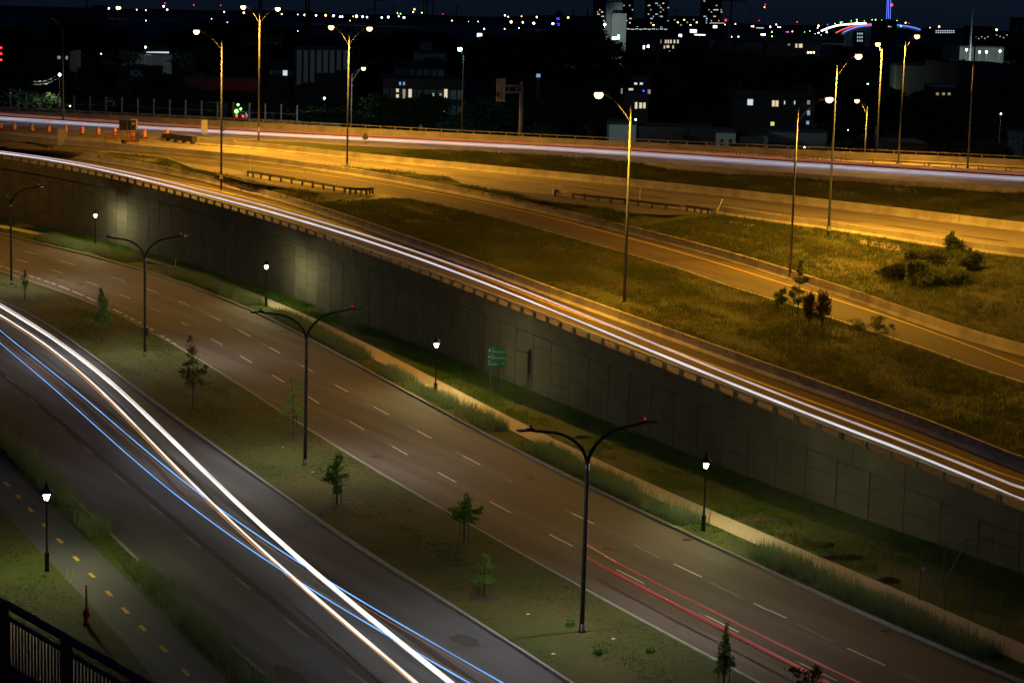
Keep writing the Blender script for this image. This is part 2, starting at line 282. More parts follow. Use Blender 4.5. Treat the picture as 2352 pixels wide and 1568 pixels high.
def leafy(k):
    m = M[k]; N, Lk = m.node_tree.nodes, m.node_tree.links; P = N['Principled BSDF']; src = P.inputs['Base Color'].links[0].from_socket
    tr = N.new('ShaderNodeBsdfTranslucent'); mx = N.new('ShaderNodeMixShader'); mx.inputs[0].default_value = .5
    Lk.new(src, tr.inputs[0]); Lk.new(P.outputs[0], mx.inputs[1]); Lk.new(tr.outputs[0], mx.inputs[2]); Lk.new(mx.outputs[0], N['Material Output'].inputs[0])
for k in ('leaf', 'leaf2', 'leafd', 'citytree', 'blade_orn', 'blade_verge', 'blade_wild', 'blade_lawn'): leafy(k)
def uneven(k, lo=.72, hi=1.25, sc=.22):
    m = M[k]; N, Lk = m.node_tree.nodes, m.node_tree.links; P = N['Principled BSDF']; s0 = P.inputs['Emission Strength'].default_value
    tc = N.new('ShaderNodeTexCoord'); n = N.new('ShaderNodeTexNoise'); n.inputs['Scale'].default_value = sc; n.inputs['Detail'].default_value = 4
    r = N.new('ShaderNodeMapRange'); r.inputs[1].default_value = .3; r.inputs[2].default_value = .7; r.inputs[3].default_value = lo*s0; r.inputs[4].default_value = hi*s0
    Lk.new(tc.outputs['Object'], n.inputs['Vector']); Lk.new(n.outputs['Fac'], r.inputs[0]); Lk.new(r.outputs[0], P.inputs['Emission Strength'])
for k in ('trail_white', 'trail_cream', 'trail_blue', 'trail_lilac', 'trail_ramp', 'trail_pale', 'trail_orange', 'trail_red', 'trail_pink'): uneven(k)
M['gantry'] = mat('dull_aluminium', (.24, .26, .30), (.19, .20, .24), 1, .6)
M['soil'] = mat('bare_soil', (.085, .062, .03), (.045, .035, .016), 6, 1, 1)
M['patch'] = mat('asphalt_patch', (.050, .046, .044), (.040, .037, .036), 6, .85, .3)
M['patch2'] = mat('pale_patch', (.105, .095, .085), (.088, .08, .072), 6, .85, .3)

M['pale'] = mat('pale_render', (.30, .31, .29), (.25, .26, .25), .3, .9)
M['dull_orange'] = mat('dull_orange_paint', (.30, .085, .02), (.24, .065, .018), 2, .6)
E_('strand_white', (1, .97, .93), .45); E_('strand_warm', (1, .70, .45), .35); E_('strand_red', (.5, .07, .05), .12); E_('strand_blue', (.2, .45, 1), .3)
M['silo'] = mat('silo_concrete', (.5, .5, .47), (.42, .42, .40), .1, .9)
ZT = {'W': [(0, 7.95), (300, 7.65), (600, 7.1), (900, 6.5), (1200, 5.9), (1500, 5.3), (1800, 4.7), (2100, 4.15), (2352, 3.5)],
      '1': [(0, 7.5), (300, 7.2), (600, 6.7), (900, 6.1), (1200, 5.5), (1500, 4.9), (1800, 4.3), (2100, 3.75), (2352, 3.1)],
      '2': [(0, 8.4), (600, 8.0), (900, 7.5), (1200, 6.95), (1433, 6.2), (1813, 5.2), (2352, 4.4)],
      '3': [(0, 8.8), (600, 8.6), (900, 8.2), (1200, 8.0), (1500, 7.9), (1900, 7.8), (2352, 7.6)],
      'H': [(0, 9), (600, 9.2), (1200, 9.6), (2352, 10.2)], '0': [(0, 0)], 'G': [(0, .15)], 'K': [(0, .3)]}
def ip(p, x): a = np.array(p); return float(np.interp(x, a[:, 0], a[:, 1]))
OO, EE, NN = np.array([-64., 265.]), np.array([.493, -.870]), np.array([.870, .493])
class Curve:
    def __init__(s, pts, zk, deg=0, dz=0.0):
        q = np.array([G(x, y, ip(ZT[zk], x)+dz) for x, y in pts])
        a = (q[:, :2]-OO) @ EE; b = (q[:, :2]-OO) @ NN
        o = np.argsort(a); s.a, s.b, s.z = a[o], b[o], q[o, 2]
        if deg:
            c = np.polyfit(s.a, s.b, deg, w=None); t = np.linspace(s.a[0], s.a[-1], 60)
            s.z = np.interp(t, s.a, s.z); s.b = np.polyval(c, t); s.a = t
        k = max(2, int(len(s.a)*.12)); 
        s.g0 = (s.b[k]-s.b[0])/(s.a[k]-s.a[0]); s.g1 = (s.b[-1]-s.b[-1-k])/(s.a[-1]-s.a[-1-k])
    def __call__(s, t, off=0.0, dz=0.0):
        t = float(t); b = np.interp(t, s.a, s.b)
        if t < s.a[0]: b += (t-s.a[0])*s.g0
        if t > s.a[-1]: b += (t-s.a[-1])*s.g1
        z = np.interp(t, s.a, s.z)
        p = OO + EE*t + NN*(b+off)
        return np.array([p[0], p[1], z+dz])
    def path(s, t0, t1, step=2.0, off=0.0, dz=0.0):
        n = max(2, int(abs(t1-t0)/step)+1); return [s(t, off, dz) for t in np.linspace(t0, t1, n)]
    def at_px(s, x):                      # station seen at picture column x
        lo, hi = -140., 240.
        for _ in range(40):
            m = (lo+hi)/2
            if proj(s(m))[0] < x: lo = m
            else: hi = m
        return (lo+hi)/2
Cv = {k: Curve(L[k], z, d) for k, z, d in (('PL', '0', 4), ('PR', '0', 4), ('K4', '0', 4), ('K3', '0', 6), ('K2', '0', 6), ('K1', '0', 6),
      ('S1', '0', 5), ('S2', '0', 6), ('WB', '0', 6), ('B1', '1', 6), ('Y1', '1', 5), ('N2', '2', 0), ('B2', '2', 6), ('Y2', '2', 5),
      ('N3', '3', 0), ('B3', '3', 5), ('Y3', '3', 4), ('HN', 'H', 4), ('FB', 'H', 4), ('GN2', '2', 0), ('GN3', '3', 0), ('IB', 'H', 0))}
wz = [(Cv['WB'].at_px(x), z) for x, z in ZT['W']]
def WT(t, off=0.0, dz=0.0):
    p = Cv['WB'](t, off); p[2] = ip(wz, t)+dz; return p
def path_of(f, t0, t1, step=2.0, off=0.0, dz=0.0):
    n = max(2, int(abs(t1-t0)/step)+1); return [f(t, off, dz) for t in np.linspace(t0, t1, n)]
def strip(name, fa, fb, t0, t1, m, nx=1, step=2.0, dza=0.0, dzb=0.0, oa=0.0, ob=0.0, noise=0.0, parent=None, prof=None):
    n = max(2, int((t1-t0)/step)+1); ts = np.linspace(t0, t1, n); V = []
    for t in ts:
        a, b = fa(t, oa, dza), fb(t, ob, dzb)
        for k in range(nx+1):
            u = k/nx; p = a*(1-u)+b*u
            if prof: p = p + np.array([0, 0, prof(u)])
            if noise and 0 < k < nx:
                p = p + np.array([0, 0, noise*(math.sin(t*.31+k*1.7)+math.sin(t*.13+k*2.9+p[1]*.2)+RNG.uniform(-.5, .5))])
            V.append(p)
    V = np.array(V); Fc = []
    w = nx+1
    i = np.arange(n-1)[:, None]*w + np.arange(nx)[None, :]
    Fc = np.stack([i, i+1, i+w+1, i+w], -1).reshape(-1, 4)
    return npmesh(name, V, Fc[:, ::-1], m, parent)
# ------------------------------------------------------------------ ground, roads
def gz(D): return -.08 - max(0., D-500)*.0033      # the plain beyond the motorway falls gently towards the river
g = MB().add([(x, y, gz(y)) for y in (-200, 500, 16000) for x in (-9000, 9000)], [(0, 1, 3, 2), (2, 3, 5, 4)])
struct(g.build('ground', 'ground'))
S0, S1_ = -60, 225
c = Cv
far_left = lambda t, off=0, dz=0: c['PL'](t, -60+off, dz)
struct(strip('lawn', far_left, c['PL'], S0, S1_, 'lawn', dza=.06, dzb=.06))
bp = struct(strip('bike_path', c['PL'], c['PR'], S0, S1_, 'asph_l', dza=.07, dzb=.07))
struct(strip('verge', c['PR'], c['K4'], S0, S1_, 'verge', dza=.075, dzb=.12, nx=2))
left_road = struct(strip('left_carriageway', c['K4'], c['K3'], S0, S1_, 'asph_l', nx=2, prof=lambda u: .0))
struct(strip('median_lawn', c['K3'], c['K2'], S0, S1_, 'lawn', oa=.15, ob=-.15, dza=.14, dzb=.14, nx=4, noise=.015))
right_road = struct(strip('right_carriageway', c['K2'], c['K1'], S0, S1_, 'asph', nx=2))
struct(strip('planting_verge', c['K1'], c['S1'], S0, S1_, 'verge', oa=.15, dza=.14, dzb=.14, nx=2))
struct(strip('sidewalk', c['S1'], c['S2'], S0, S1_, 'walk', dza=.155, dzb=.165))
struct(strip('grass_bank', c['S2'], c['WB'], S0, S1_, 'verge', dza=.14, dzb=.35, nx=4, noise=.03, ob=.1))
for k, sg, lab in (('K4', 1, 0), ('K3', -1, 0), ('K2', 1, 0), ('K1', -1, 0)):
    m = MB(); pr = [(-.09, -.05), (.09, -.05), (.09, .13), (.06, .155), (-.06, .155), (-.09, .13)]
    m.sweep(c[k].path(S0, S1_, 2.0), pr)
    struct(m.build('kerb', 'kerb'))
def surf(fa, fb, t, n):                    # height of the strip between two curves at station t, offset n
    a, b = fa(t), fb(t, .7); na, nb = (a[:2]-OO) @ NN, (b[:2]-OO) @ NN; u = (n-na)/(nb-na+1e-9); return a[2]*(1-u)+b[2]*u
def on_deck(fa, fb, g):
    def f(t, off=0, dz=0):
        p = g(t, off); n = (p[:2]-OO) @ NN; p[2] = surf(fa, fb, t, n)+dz; return p
    return f
def Gs(fa, fb, x, y, z0):
    z = z0
    for _ in range(6):
        q = G(x, y, z); z = surf(fa, fb, (q[:2]-OO) @ EE, (q[:2]-OO) @ NN)
    return G(x, y, z)
M['tyre'] = mat('scuffed_asphalt', (.13, .125, .115), (.10, .097, .09), 6, .8)
# ---- markings, as children of their roads
def paint(name, fa, spans, w, m, parent, off, dz):
    b = MB()
    for t0, t1 in spans:
        P = [fa(t, off, dz) for t in np.linspace(t0, t1, max(2, int((t1-t0)/3)+1))]
        vs, fs = [], []
        for i, p in enumerate(P):
            q = P[min(i+1, len(P)-1)]-P[max(i-1, 0)]; q /= np.linalg.norm(q); nn = np.array([-q[1], q[0], 0])*w/2
            vs += [p+nn, p-nn]
        fs = [(2*i, 2*i+1, 2*i+3, 2*i+2) for i in range(len(P)-1)]
        b.add(vs, fs)
    parent['_w'] = [0.0, 0.0, 0.0]
    return b.build(name, m, parent)
def stn(f, x, y, z=0.0):                  # station of a picture point on a road at height z
    p = G(x, y, z)[:2]; return float((p-OO) @ EE), float((p-OO) @ NN)
def dashes(pairs, base, m, parent, w=.12, z=0.0, dz=.006, name='lane_marking', fs=None):
    b = MB()
    for (x0, y0), (x1, y1) in pairs:
        a, q = (G(x0, y0, z), G(x1, y1, z)) if fs is None else (Gs(*fs, x0, y0, z), Gs(*fs, x1, y1, z)); d = (q-a)/np.linalg.norm(q-a); nn = np.array([-d[1], d[0], 0])*w/2
        up = np.array([0, 0, dz]); b.add([a-nn+up, a+nn+up, q+nn+up, q-nn+up], [(3, 2, 1, 0)])
    parent['_w'] = [0.0, 0.0, 0.0]
    return b.build(name, m, parent)
def pr(row, col, *seg): return [tuple(T(row, col, [(s[0], s[1]), (s[2], s[3])])) for s in seg]
bright = pr(3, 1, (108, 388, 200, 437), (370, 535, 470, 592), (655, 700, 765, 760), (975, 880, 1095, 945), (1330, 1078, 1450, 1140), (1710, 1285, 1852, 1358),
            (135, 618, 235, 678), (430, 795, 520, 853), (775, 1000, 890, 1070), (1125, 1205, 1248, 1275), (1500, 1420, 1652, 1502)) \
    + pr(3, 0, (1243, 62, 1333, 103), (1730, 125, 1822, 170), (1740, 318, 1832, 370), (1980, 458, 2078, 516), (1970, 245, 2064, 299), (1493, 182, 1550, 212), (1480, 8, 1570, 50)) \
    + pr(2, 0, (230, 1020, 348, 1053), (140, 1092, 258, 1127), (560, 1112, 682, 1147), (472, 1192, 584, 1228), (1025, 1256, 1148, 1296), (790, 1300, 900, 1338),
         (1345, 1366, 1450, 1405), (1097, 1413, 1198, 1456), (1640, 1480, 1748, 1526), (1385, 1540, 1440, 1562)) \
    + pr(4, 2, (490, 187, 665, 272), (302, 357, 492, 453), (853, 645, 1070, 755), (1315, 598, 1544, 705), (1580, 1020, 1845, 1153), (1968, 918, 2083, 975)) \
    + pr(4, 1, (1903, 90, 2073, 182)) + pr(4, 3, (0, 970, 147, 1038), (645, 1283, 952, 1423), (262, 1405, 560, 1548))
dashes(bright, 0, 'white', right_road)
fade = pr(3, 1, (45, 355, 108, 388), (305, 500, 370, 535), (595, 668, 655, 700), (905, 845, 975, 880), (1265, 1043, 1330, 1078), (1645, 1248, 1710, 1285),
          (735, 980, 775, 1000), (1090, 1187, 1125, 1205), (2060, 1472, 2113, 1500)) \
    + pr(3, 0, (1650, 88, 1730, 125), (1890, 205, 1970, 245)) + pr(2, 0, (890, 1213, 1025, 1256), (1215, 1318, 1345, 1366), (1545, 1442, 1640, 1480)) \
    + pr(4, 2, (440, 163, 490, 187), (988, 440, 1210, 552), (1610, 747, 1860, 868), (1525, 992, 1580, 1020), (1070, 755, 1090, 768)) + pr(4, 3, (225, 1083, 535, 1232), (1110, 1500, 1260, 1568), (220, 1385, 262, 1405))
dashes(fade, 0, 'faded', right_road)
short = pr(2, 0, (0, 1158, 30, 1167), (55, 1176, 90, 1187), (130, 1199, 170, 1211), (197, 1221, 222, 1229), (265, 1243, 312, 1260), (337, 1267, 375, 1280), (405, 1290, 455, 1308), (470, 1312, 512, 1327), (540, 1337, 640, 1377), (668, 1388, 770, 1430), (795, 1441, 880, 1480)) \
    + pr(3, 0, (935, 75, 1005, 110), (1030, 124, 1058, 138), (1078, 148, 1110, 166), (1140, 180, 1165, 192), (1190, 205, 1215, 220), (1237, 233, 1265, 248), (1328, 290, 1355, 304), (1372, 317, 1405, 335), (1422, 350, 1450, 366))
dashes(short, 0, 'white', right_road, w=.22)
ld = pr(3, 0, (50, 627, 118, 684), (243, 805, 315, 864), (455, 1002, 537, 1068), (690, 1207, 760, 1258), (945, 1430, 1037, 1502)) \
    + pr(4, 0, (1222, 116, 1325, 198), (1525, 376, 1630, 463), (1920, 711, 2032, 800)) + pr(4, 1, (230, 1040, 425, 1195), (740, 1452, 900, 1568), (0, 385, 155, 492), (418, 692, 578, 808), (1435, 1418, 1640, 1568))
dashes(ld, 0, 'faded', left_road, w=.16)
yd = pr(3, 0, (38, 1510, 74, 1545)) + pr(4, 0, (132, 46, 165, 77), (232, 152, 265, 186), (350, 280, 378, 310), (466, 402, 506, 440), (602, 548, 638, 584), (727, 684, 767, 720),
         (865, 828, 908, 872), (996, 965, 1044, 1014), (1140, 1111, 1186, 1157), (1306, 1278, 1354, 1327), (1484, 1466, 1538, 1523))
dashes(yd, 0, 'yellow', bp, w=.20, dz=.078)
dashes(pr(4, 0, (535, 735, 548, 700), (548, 700, 552, 655), (566, 752, 592, 712), (592, 712, 600, 660)), 0, 'tyre', bp, w=.13, dz=.076, name='tyre_mark')
apr = MB(); Q = [G(*q) for q in ((-60, 1398), (6, 1421), (300, 1592), (420, 1662), (380, 1900), (-150, 1640))]
apr.v = [tuple(q+(0, 0, .085)) for q in Q]; apr.f = [(5, 4, 3, 2, 1, 0)]; struct(apr.build('paved_apron', 'walk'))
# ---- elevated deck
SD0, SD1 = -112, 225
rw = lambda t, off=0, dz=0: WT(t, off, dz-.42)
seq = [('W', rw), ('B1', c['B1']), ('N2', c['N2']), ('B2', c['B2']), ('N3', c['N3']), ('B3', c['B3'])]
r1 = struct(strip('lower_ramp', rw, c['B1'], SD0, SD1, 'ramp', nx=3, oa=.15, ob=.7))
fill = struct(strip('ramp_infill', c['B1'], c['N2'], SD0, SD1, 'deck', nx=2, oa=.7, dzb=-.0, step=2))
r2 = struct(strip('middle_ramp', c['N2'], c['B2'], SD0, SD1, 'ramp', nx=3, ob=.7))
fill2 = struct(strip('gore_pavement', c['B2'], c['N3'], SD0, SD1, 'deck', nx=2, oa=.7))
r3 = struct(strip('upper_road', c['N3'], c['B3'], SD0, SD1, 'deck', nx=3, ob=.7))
HE = 230
def foot(t):                              # foot of the motorway's side wall
    p = c['HN'](t); x, y = proj(p)
    if x < 740: return p[2]
    yw = ip(L['HW'], min(x, 2352)); lo, hi = 0., p[2]
    for _ in range(30):
        m = (lo+hi)/2; q = proj((p[0], p[1], m))
        if q[1] > yw: lo = m
        else: hi = m
    return min(p[2]-.02, (lo+hi)/2)
HF = [(t, foot(t)) for t in np.linspace(SD0, HE, 140)]
def HFf(t, off=0, dz=0):
    p = c['HN'](t, off); p[2] = ip(HF, t)+dz; return p
sb3 = c['B3'].at_px(456)
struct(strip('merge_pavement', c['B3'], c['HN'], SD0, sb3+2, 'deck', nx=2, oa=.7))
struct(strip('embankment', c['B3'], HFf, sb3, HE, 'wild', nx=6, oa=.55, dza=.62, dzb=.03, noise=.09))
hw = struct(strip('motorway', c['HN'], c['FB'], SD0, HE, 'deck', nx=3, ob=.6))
m = MB(); ts = np.linspace(c['HN'].at_px(735), HE, 120)
for i, t in enumerate(ts):
    a = HFf(t, .02, -.6); b = c['HN'](t, .02, .02); e = c['HN'](t, .4, .02); m.v += [tuple(a), tuple(b), tuple(e)]
    if i: o = 3*(i-1); m.f += [(o, o+1, o+4, o+3), (o+1, o+2, o+5, o+4)]
w_ = m.build('motorway_side_wall', 'conc'); tag(w_, 'low concrete side wall holding up the motorway above the grass embankment', 'wall')
# grass wedges between the ramps
g1 = c['B1'].at_px(222)
struct(strip('grass_wedge', c['B1'], c['GN2'], g1, c['GN2'].at_px(858), 'wild', nx=4, oa=.55, dza=.55, dzb=.12, noise=.05))
struct(strip('grass_slope', c['B1'], c['N2'], c['GN2'].at_px(850), SD1, 'wild', nx=6, oa=.55, dza=.6, dzb=.04, noise=.09))
s3a = c['B2'].at_px(742)
struct(strip('grass_wedge', c['B2'], c['GN3'], s3a, c['GN3'].at_px(1651), 'wild', nx=4, oa=.55, dza=.6, dzb=.12, noise=.05))
struct(strip('grass_slope', c['B2'], c['N3'], c['GN3'].at_px(1640), SD1, 'wild', nx=6, oa=.55, dza=.62, dzb=.05, noise=.1))
struct(strip('gravel_shoulder', c['GN2'], c['N2'], c['N2'].at_px(572), c['N2'].at_px(870), 'gravel', dza=.05, dzb=.012, oa=-.5, ob=-1.0))
struct(strip('gravel_shoulder', c['GN3'], c['N3'], c['GN3'].at_px(1110), c['N3'].at_px(1650), 'gravel', dza=.05, dzb=.012, oa=-.5, ob=-.6))
# raised kerb round the small island at the left
isl = MB().sweep([c['GN2'](t, .05, .0) for t in np.linspace(c['GN2'].at_px(225), c['GN2'].at_px(450), 30)], [(-.15, 0), (.15, 0), (.15, .2), (-.15, .2)])
struct(isl.build('kerb', 'kerb'))
# paint on the deck
px = lambda k, x: c[k].at_px(x)
paint('edge_marking', on_deck(rw, c['B1'], c['Y1']), [(px('Y1', 120), 220)], .2, 'yellow', r1, 0, .03)
paint('edge_marking', on_deck(rw, c['B1'], rw), [(-30, 220)], .12, 'white', r1, .9, .012)
paint('edge_marking', on_deck(c['N2'], c['B2'], c['Y2']), [(px('Y2', 0), 220)], .2, 'yellow', r2, 0, .03)
paint('edge_marking', on_deck(c['N2'], c['B2'], c['N2']), [(px('N2', 300), 220)], .14, 'white', r2, .35, .012)
paint('edge_marking', on_deck(c['N3'], c['B3'], c['Y3']), [(px('Y3', 588), 230)], .2, 'yellow', r3, 0, .03)
paint('edge_marking', on_deck(c['N3'], c['B3'], c['N3']), [(px('N3', 480), 220)], .14, 'white', r3, 1.6, .012)
lane3 = lambda t, off=0, dz=0: c['Y3'](t, off, dz)
dk = pr(2, 1, (765, 224, 1090, 254), (1268, 272, 1600, 304), (1780, 322, 2120, 357)) + pr(2, 2, (0, 381, 300, 412), (485, 433, 848, 472), (1040, 496, 1410, 537), (1605, 560, 1990, 606), (2190, 630, 2352, 648)) \
    + pr(2, 3, (0, 652, 235, 680), (450, 706, 865, 759), (1083, 788, 1518, 843), (1750, 876, 2203, 937))
dashes(dk, 0, 'tar', r3, w=.28, z=8.2, dz=.034, fs=(c['N3'], c['B3']))
# ------------------------------------------------------------------ retaining wall
wall = thing('retaining_wall', 'long dark concrete panel retaining wall holding up the lower ramp', 'wall', WT(60))
T0, T1 = -60, 225
m = MB()
for i in range(int((T1-T0)/3)):
    ta = T0+3*i; tb = ta+2.93; st = (i % 2)*.75
    ztop = min(WT(ta)[2], WT(tb)[2])-1.25
    edges = [-.3]+[st+.0+1.5*k for k in range(0, 6) if .2 < st+1.5*k < ztop-.2]
    lv = edges+[ztop]
    rr = RNG.random(len(lv))
    for z0, z1, q in zip(lv[:-1], lv[1:], rr):
        if q < .12 and z1 < ztop-.1: pass
        d = -.02*RNG.random()
        a, b = Cv['WB'](ta, d), Cv['WB'](tb, d); a2, b2 = Cv['WB'](ta, .12), Cv['WB'](tb, .12)
        z0 += .03; z1 -= .025
        P = [(a[0], a[1], z0), (b[0], b[1], z0), (b[0], b[1], z1), (a[0], a[1], z1), (a2[0], a2[1], z0), (b2[0], b2[1], z0), (b2[0], b2[1], z1), (a2[0], a2[1], z1)]
        m.add(P, [(0, 3, 2, 1), (0, 1, 5, 4), (3, 7, 6, 2), (0, 4, 7, 3), (1, 2, 6, 5)])
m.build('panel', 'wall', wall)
m = MB(); ts = np.linspace(T0, T1, 150)
for i, t in enumerate(ts):
    a = Cv['WB'](t, .06); b = WT(t, .06, -.7); m.v += [(a[0], a[1], -.4), tuple(b)]
    if i: o = 2*(i-1); m.f.append((o, o+1, o+3, o+2))
m.build('backing', 'joint', wall)
m = MB()
for i in range(int((T1-T0)/4.5)):
    ta = T0+4.5*i; m.sweep([WT(t) for t in np.linspace(ta, ta+4.47, 4)], [(.13, -1.22), (.13, 0), (-.10, 0), (-.10, -1.22)])
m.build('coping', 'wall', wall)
railing = thing('parapet_railing', 'low brown metal railing of box posts along the top of the retaining wall', 'railing', WT(60))
m = MB(); m.sweep(path_of(WT, T0, T1, 2, 0, .40), [(.11, 0), (.11, .13), (-.09, .13), (-.09, 0)]); m.build('rail', 'rail', railing)
t = px('WB', 8) - 24
k = 0
while t < 222:
    p, q = WT(t), WT(t+.3); an = math.atan2(q[1]-p[1], q[0]-p[0])
    if t > -14 and t < 205 and k < 99:
        b = MB().box((p[0], p[1], p[2]+.2), (.34, .16, .40), an); b.box((p[0]+.02, p[1]-.02, p[2]+.02), (.5, .26, .04), an)
        b.build('post', 'dsteel', railing); k += 1
    t += 2.18
# ------------------------------------------------------------------ concrete barriers
JP = [(0, 0), (0, .08), (.17, .30), (.24, .86), (.40, .86), (.47, .30), (.64, .08), (.64, 0)]
def barrier(f, t0, t1, label, m='conc', prof=JP, hs=1.0, step=2.0, name='concrete_barrier', off=0):
    b = MB(); n = int((t1-t0)/12)+1; ed = np.linspace(t0, t1, n+1)
    for i in range(n):
        b.sweep([f(t, off) for t in np.linspace(ed[i], ed[i+1]-.05, max(2, int(12/step)))], [(x, z*hs) for x, z in prof])
    o = b.build(name, m); return tag(o, label, 'barrier')
barrier(c['B1'], px('B1', 121), 222, 'concrete barrier between the lower ramp and the grass slope', hs=.95)
barrier(c['B2'], -110, 222, 'concrete barrier on the far side of the middle ramp', hs=1.0)
barrier(c['B3'], px('B3', 455), 228, 'brightly lit concrete barrier at the foot of the motorway embankment', hs=1.05)
barrier(c['N3'], px('N3', 1648), 222, 'low concrete barrier on the near edge of the upper road behind its guardrail', hs=.95)
fbp = [(0, -1.0), (0, .1), (.17, .3), (.24, 1.05), (.45, 1.05), (.6, -1.0)]
fb = thing('motorway_parapet', 'long concrete parapet with a metal rail along the far side of the motorway', 'barrier', c['FB'](0))
b = MB(); b.sweep(c['FB'].path(SD0, HE, 3), fbp); b.build('parapet_wall', 'conc', fb)
b = MB(); b.sweep([c['FB'](t, .35, 1.38) for t in np.linspace(SD0, HE, 90)], [(-.06, 0), (.06, 0), (.06, .12), (-.06, .12)]); b.build('rail', 'rail', fb)
t = px('FB', -5); k = 0
while t < px('FB', 2360) and k < 99:
    p = c['FB'](t, .35); MB().box((p[0], p[1], p[2]+1.22), (.14, .14, .33), -.45).build('post', 'rail', fb); t += 2.3; k += 1
ib0 = px('IB', 1472)
ib = thing('median_barrier', 'concrete median barrier with a low metal rail at the right of the motorway', 'barrier', c['IB'](ib0))
b = MB(); b.sweep(c['IB'].path(ib0, HE, 3), [(0, -.3), (0, .1), (.15, .3), (.2, .62), (.42, .62), (.5, -.3)]); b.build('barrier_wall', 'conc', ib)
b = MB(); b.sweep([c['IB'](t, .3, .95) for t in np.linspace(ib0, HE, 70)], [(-.05, 0), (.05, 0), (.05, .11), (-.05, .11)]); b.build('rail', 'rail', ib)
t = ib0; k = 0
while t < px('IB', 2370) and k < 60:
    p = c['IB'](t, .3); MB().box((p[0], p[1], p[2]+.78), (.12, .12, .35), -.45).build('post', 'rail', ib)
    p = c['IB'](t+.5, .3); MB().box((p[0], p[1], p[2]+.78), (.12, .12, .35), -.45).build('post', 'rail', ib); t += 3.2; k += 2
# ground fill side of the motorway, down to the city
m = MB(); ts = np.linspace(SD0, HE, 60)
for i, t in enumerate(ts):
    a = c['FB'](t, .62, -.5); b2 = c['FB'](t, .62); b2[2] = -.1; m.v += [tuple(a), tuple(b2)]
    if i: o = 2*(i-1); m.f.append((o, o+2, o+3, o+1))
tag(m.build('motorway_rear_wall', 'wall'), 'tall plain rear wall under the far edge of the motorway', 'wall')

# repairs and cracks in the roads
def blotch(name, parent, x, y, rx, ry, m, z=0.0, dz=.004, seed=0, fs=None):
    p = G(x, y, z) if fs is None else Gs(*fs, x, y, z); rg = np.random.default_rng(seed); n = 18; e = np.array([.493, -.870, 0]); q = np.array([.870, .493, 0]); b = MB()
    b.v = [tuple(p+(0, 0, dz))]+[tuple(p+e*rx*math.cos(2*math.pi*k/n)*rg.uniform(.8, 1.1)+q*ry*math.sin(2*math.pi*k/n)*rg.uniform(.8, 1.1)+(0, 0, dz)) for k in range(n)]
    b.f = [(0, k+1, (k+1) % n+1) for k in range(n)]; parent['_w'] = [0.0]*3; b.build(name, m, parent)
def crack(parent, pts, w, m='tar', seed=0, dz=.005):
    rg = np.random.default_rng(seed); P = [G(x, y) for x, y in pts]; Q = []
    for a, b in zip(P[:-1], P[1:]):
        for u in np.linspace(0, 1, 9)[:-1]: Q.append(a*(1-u)+b*u+np.array([rg.normal()*.06, rg.normal()*.06, 0]))
    Q.append(P[-1]); b = MB()
    for i, p in enumerate(Q):
        t = Q[min(i+1, len(Q)-1)]-Q[max(i-1, 0)]; t /= np.linalg.norm(t)+1e-9; nn = np.array([-t[1], t[0], 0])*w*rg.uniform(.3, .7); b.v += [tuple(p+nn+(0, 0, dz)), tuple(p-nn+(0, 0, dz))]
    b.f = [(2*i, 2*i+1, 2*i+3, 2*i+2) for i in range(len(Q)-1)]; parent['_w'] = [0.0]*3; b.build('crack', m, parent)
crack(right_road, T(4,2,[(0,385),(240,380),(480,372),(620,362),(900,352),(1120,345)]), .06, 'rust', 3)
crack(right_road, T(4,2,[(330,470),(520,492),(700,505)]), .03, 'tar', 4)
crack(right_road, T(4,3,[(420,1500),(700,1420),(1000,1330)]), .03, 'tar', 8)
crack(right_road, T(3,1,[(300,520),(330,640),(420,700)]), .03, 'tar', 9)
crack(left_road, T(4,0,[(1240,140),(1100,200),(890,245)]), .05, 'faded', 5)
crack(left_road, T(4,0,[(1560,560),(1700,470),(1900,380)]), .03, 'tar', 6)
crack(left_road, T(4,1,[(330,80),(500,210),(560,330)]), .03, 'tar', 7)
blotch('patch', left_road, *T(4,0,[(1060,185)])[0], 1.7, 1.5, 'patch2', seed=1)
blotch('patch', left_road, *T(4,1,[(1700,1220)])[0], 1.0, .6, 'patch', seed=2)
blotch('patch', left_road, *T(4,1,[(300,1520)])[0], 2.0, .5, 'patch', seed=3)
blotch('patch', right_road, *T(3,1,[(995,1290)])[0], .5, .45, 'patch', seed=4)
blotch('patch', right_road, *T(3,1,[(240,260)])[0], .9, .35, 'patch', seed=5)
blotch('patch', right_road, *T(3,1,[(1340,470)])[0], 2.2, .5, 'patch', seed=6)
for k, off in enumerate((2.0, 3.9, 5.9, 7.6)):
    paint('wheel_path', c['K2'], [(0, 210)], .42, 'asph', right_road, off, .003)
for k, off in enumerate((2.2, 4.1, 6.1, 8.0)):
    paint('wheel_path', c['K4'], [(0, 210)], .42, 'patch', left_road, off, .003) if k in (1, 3) else None
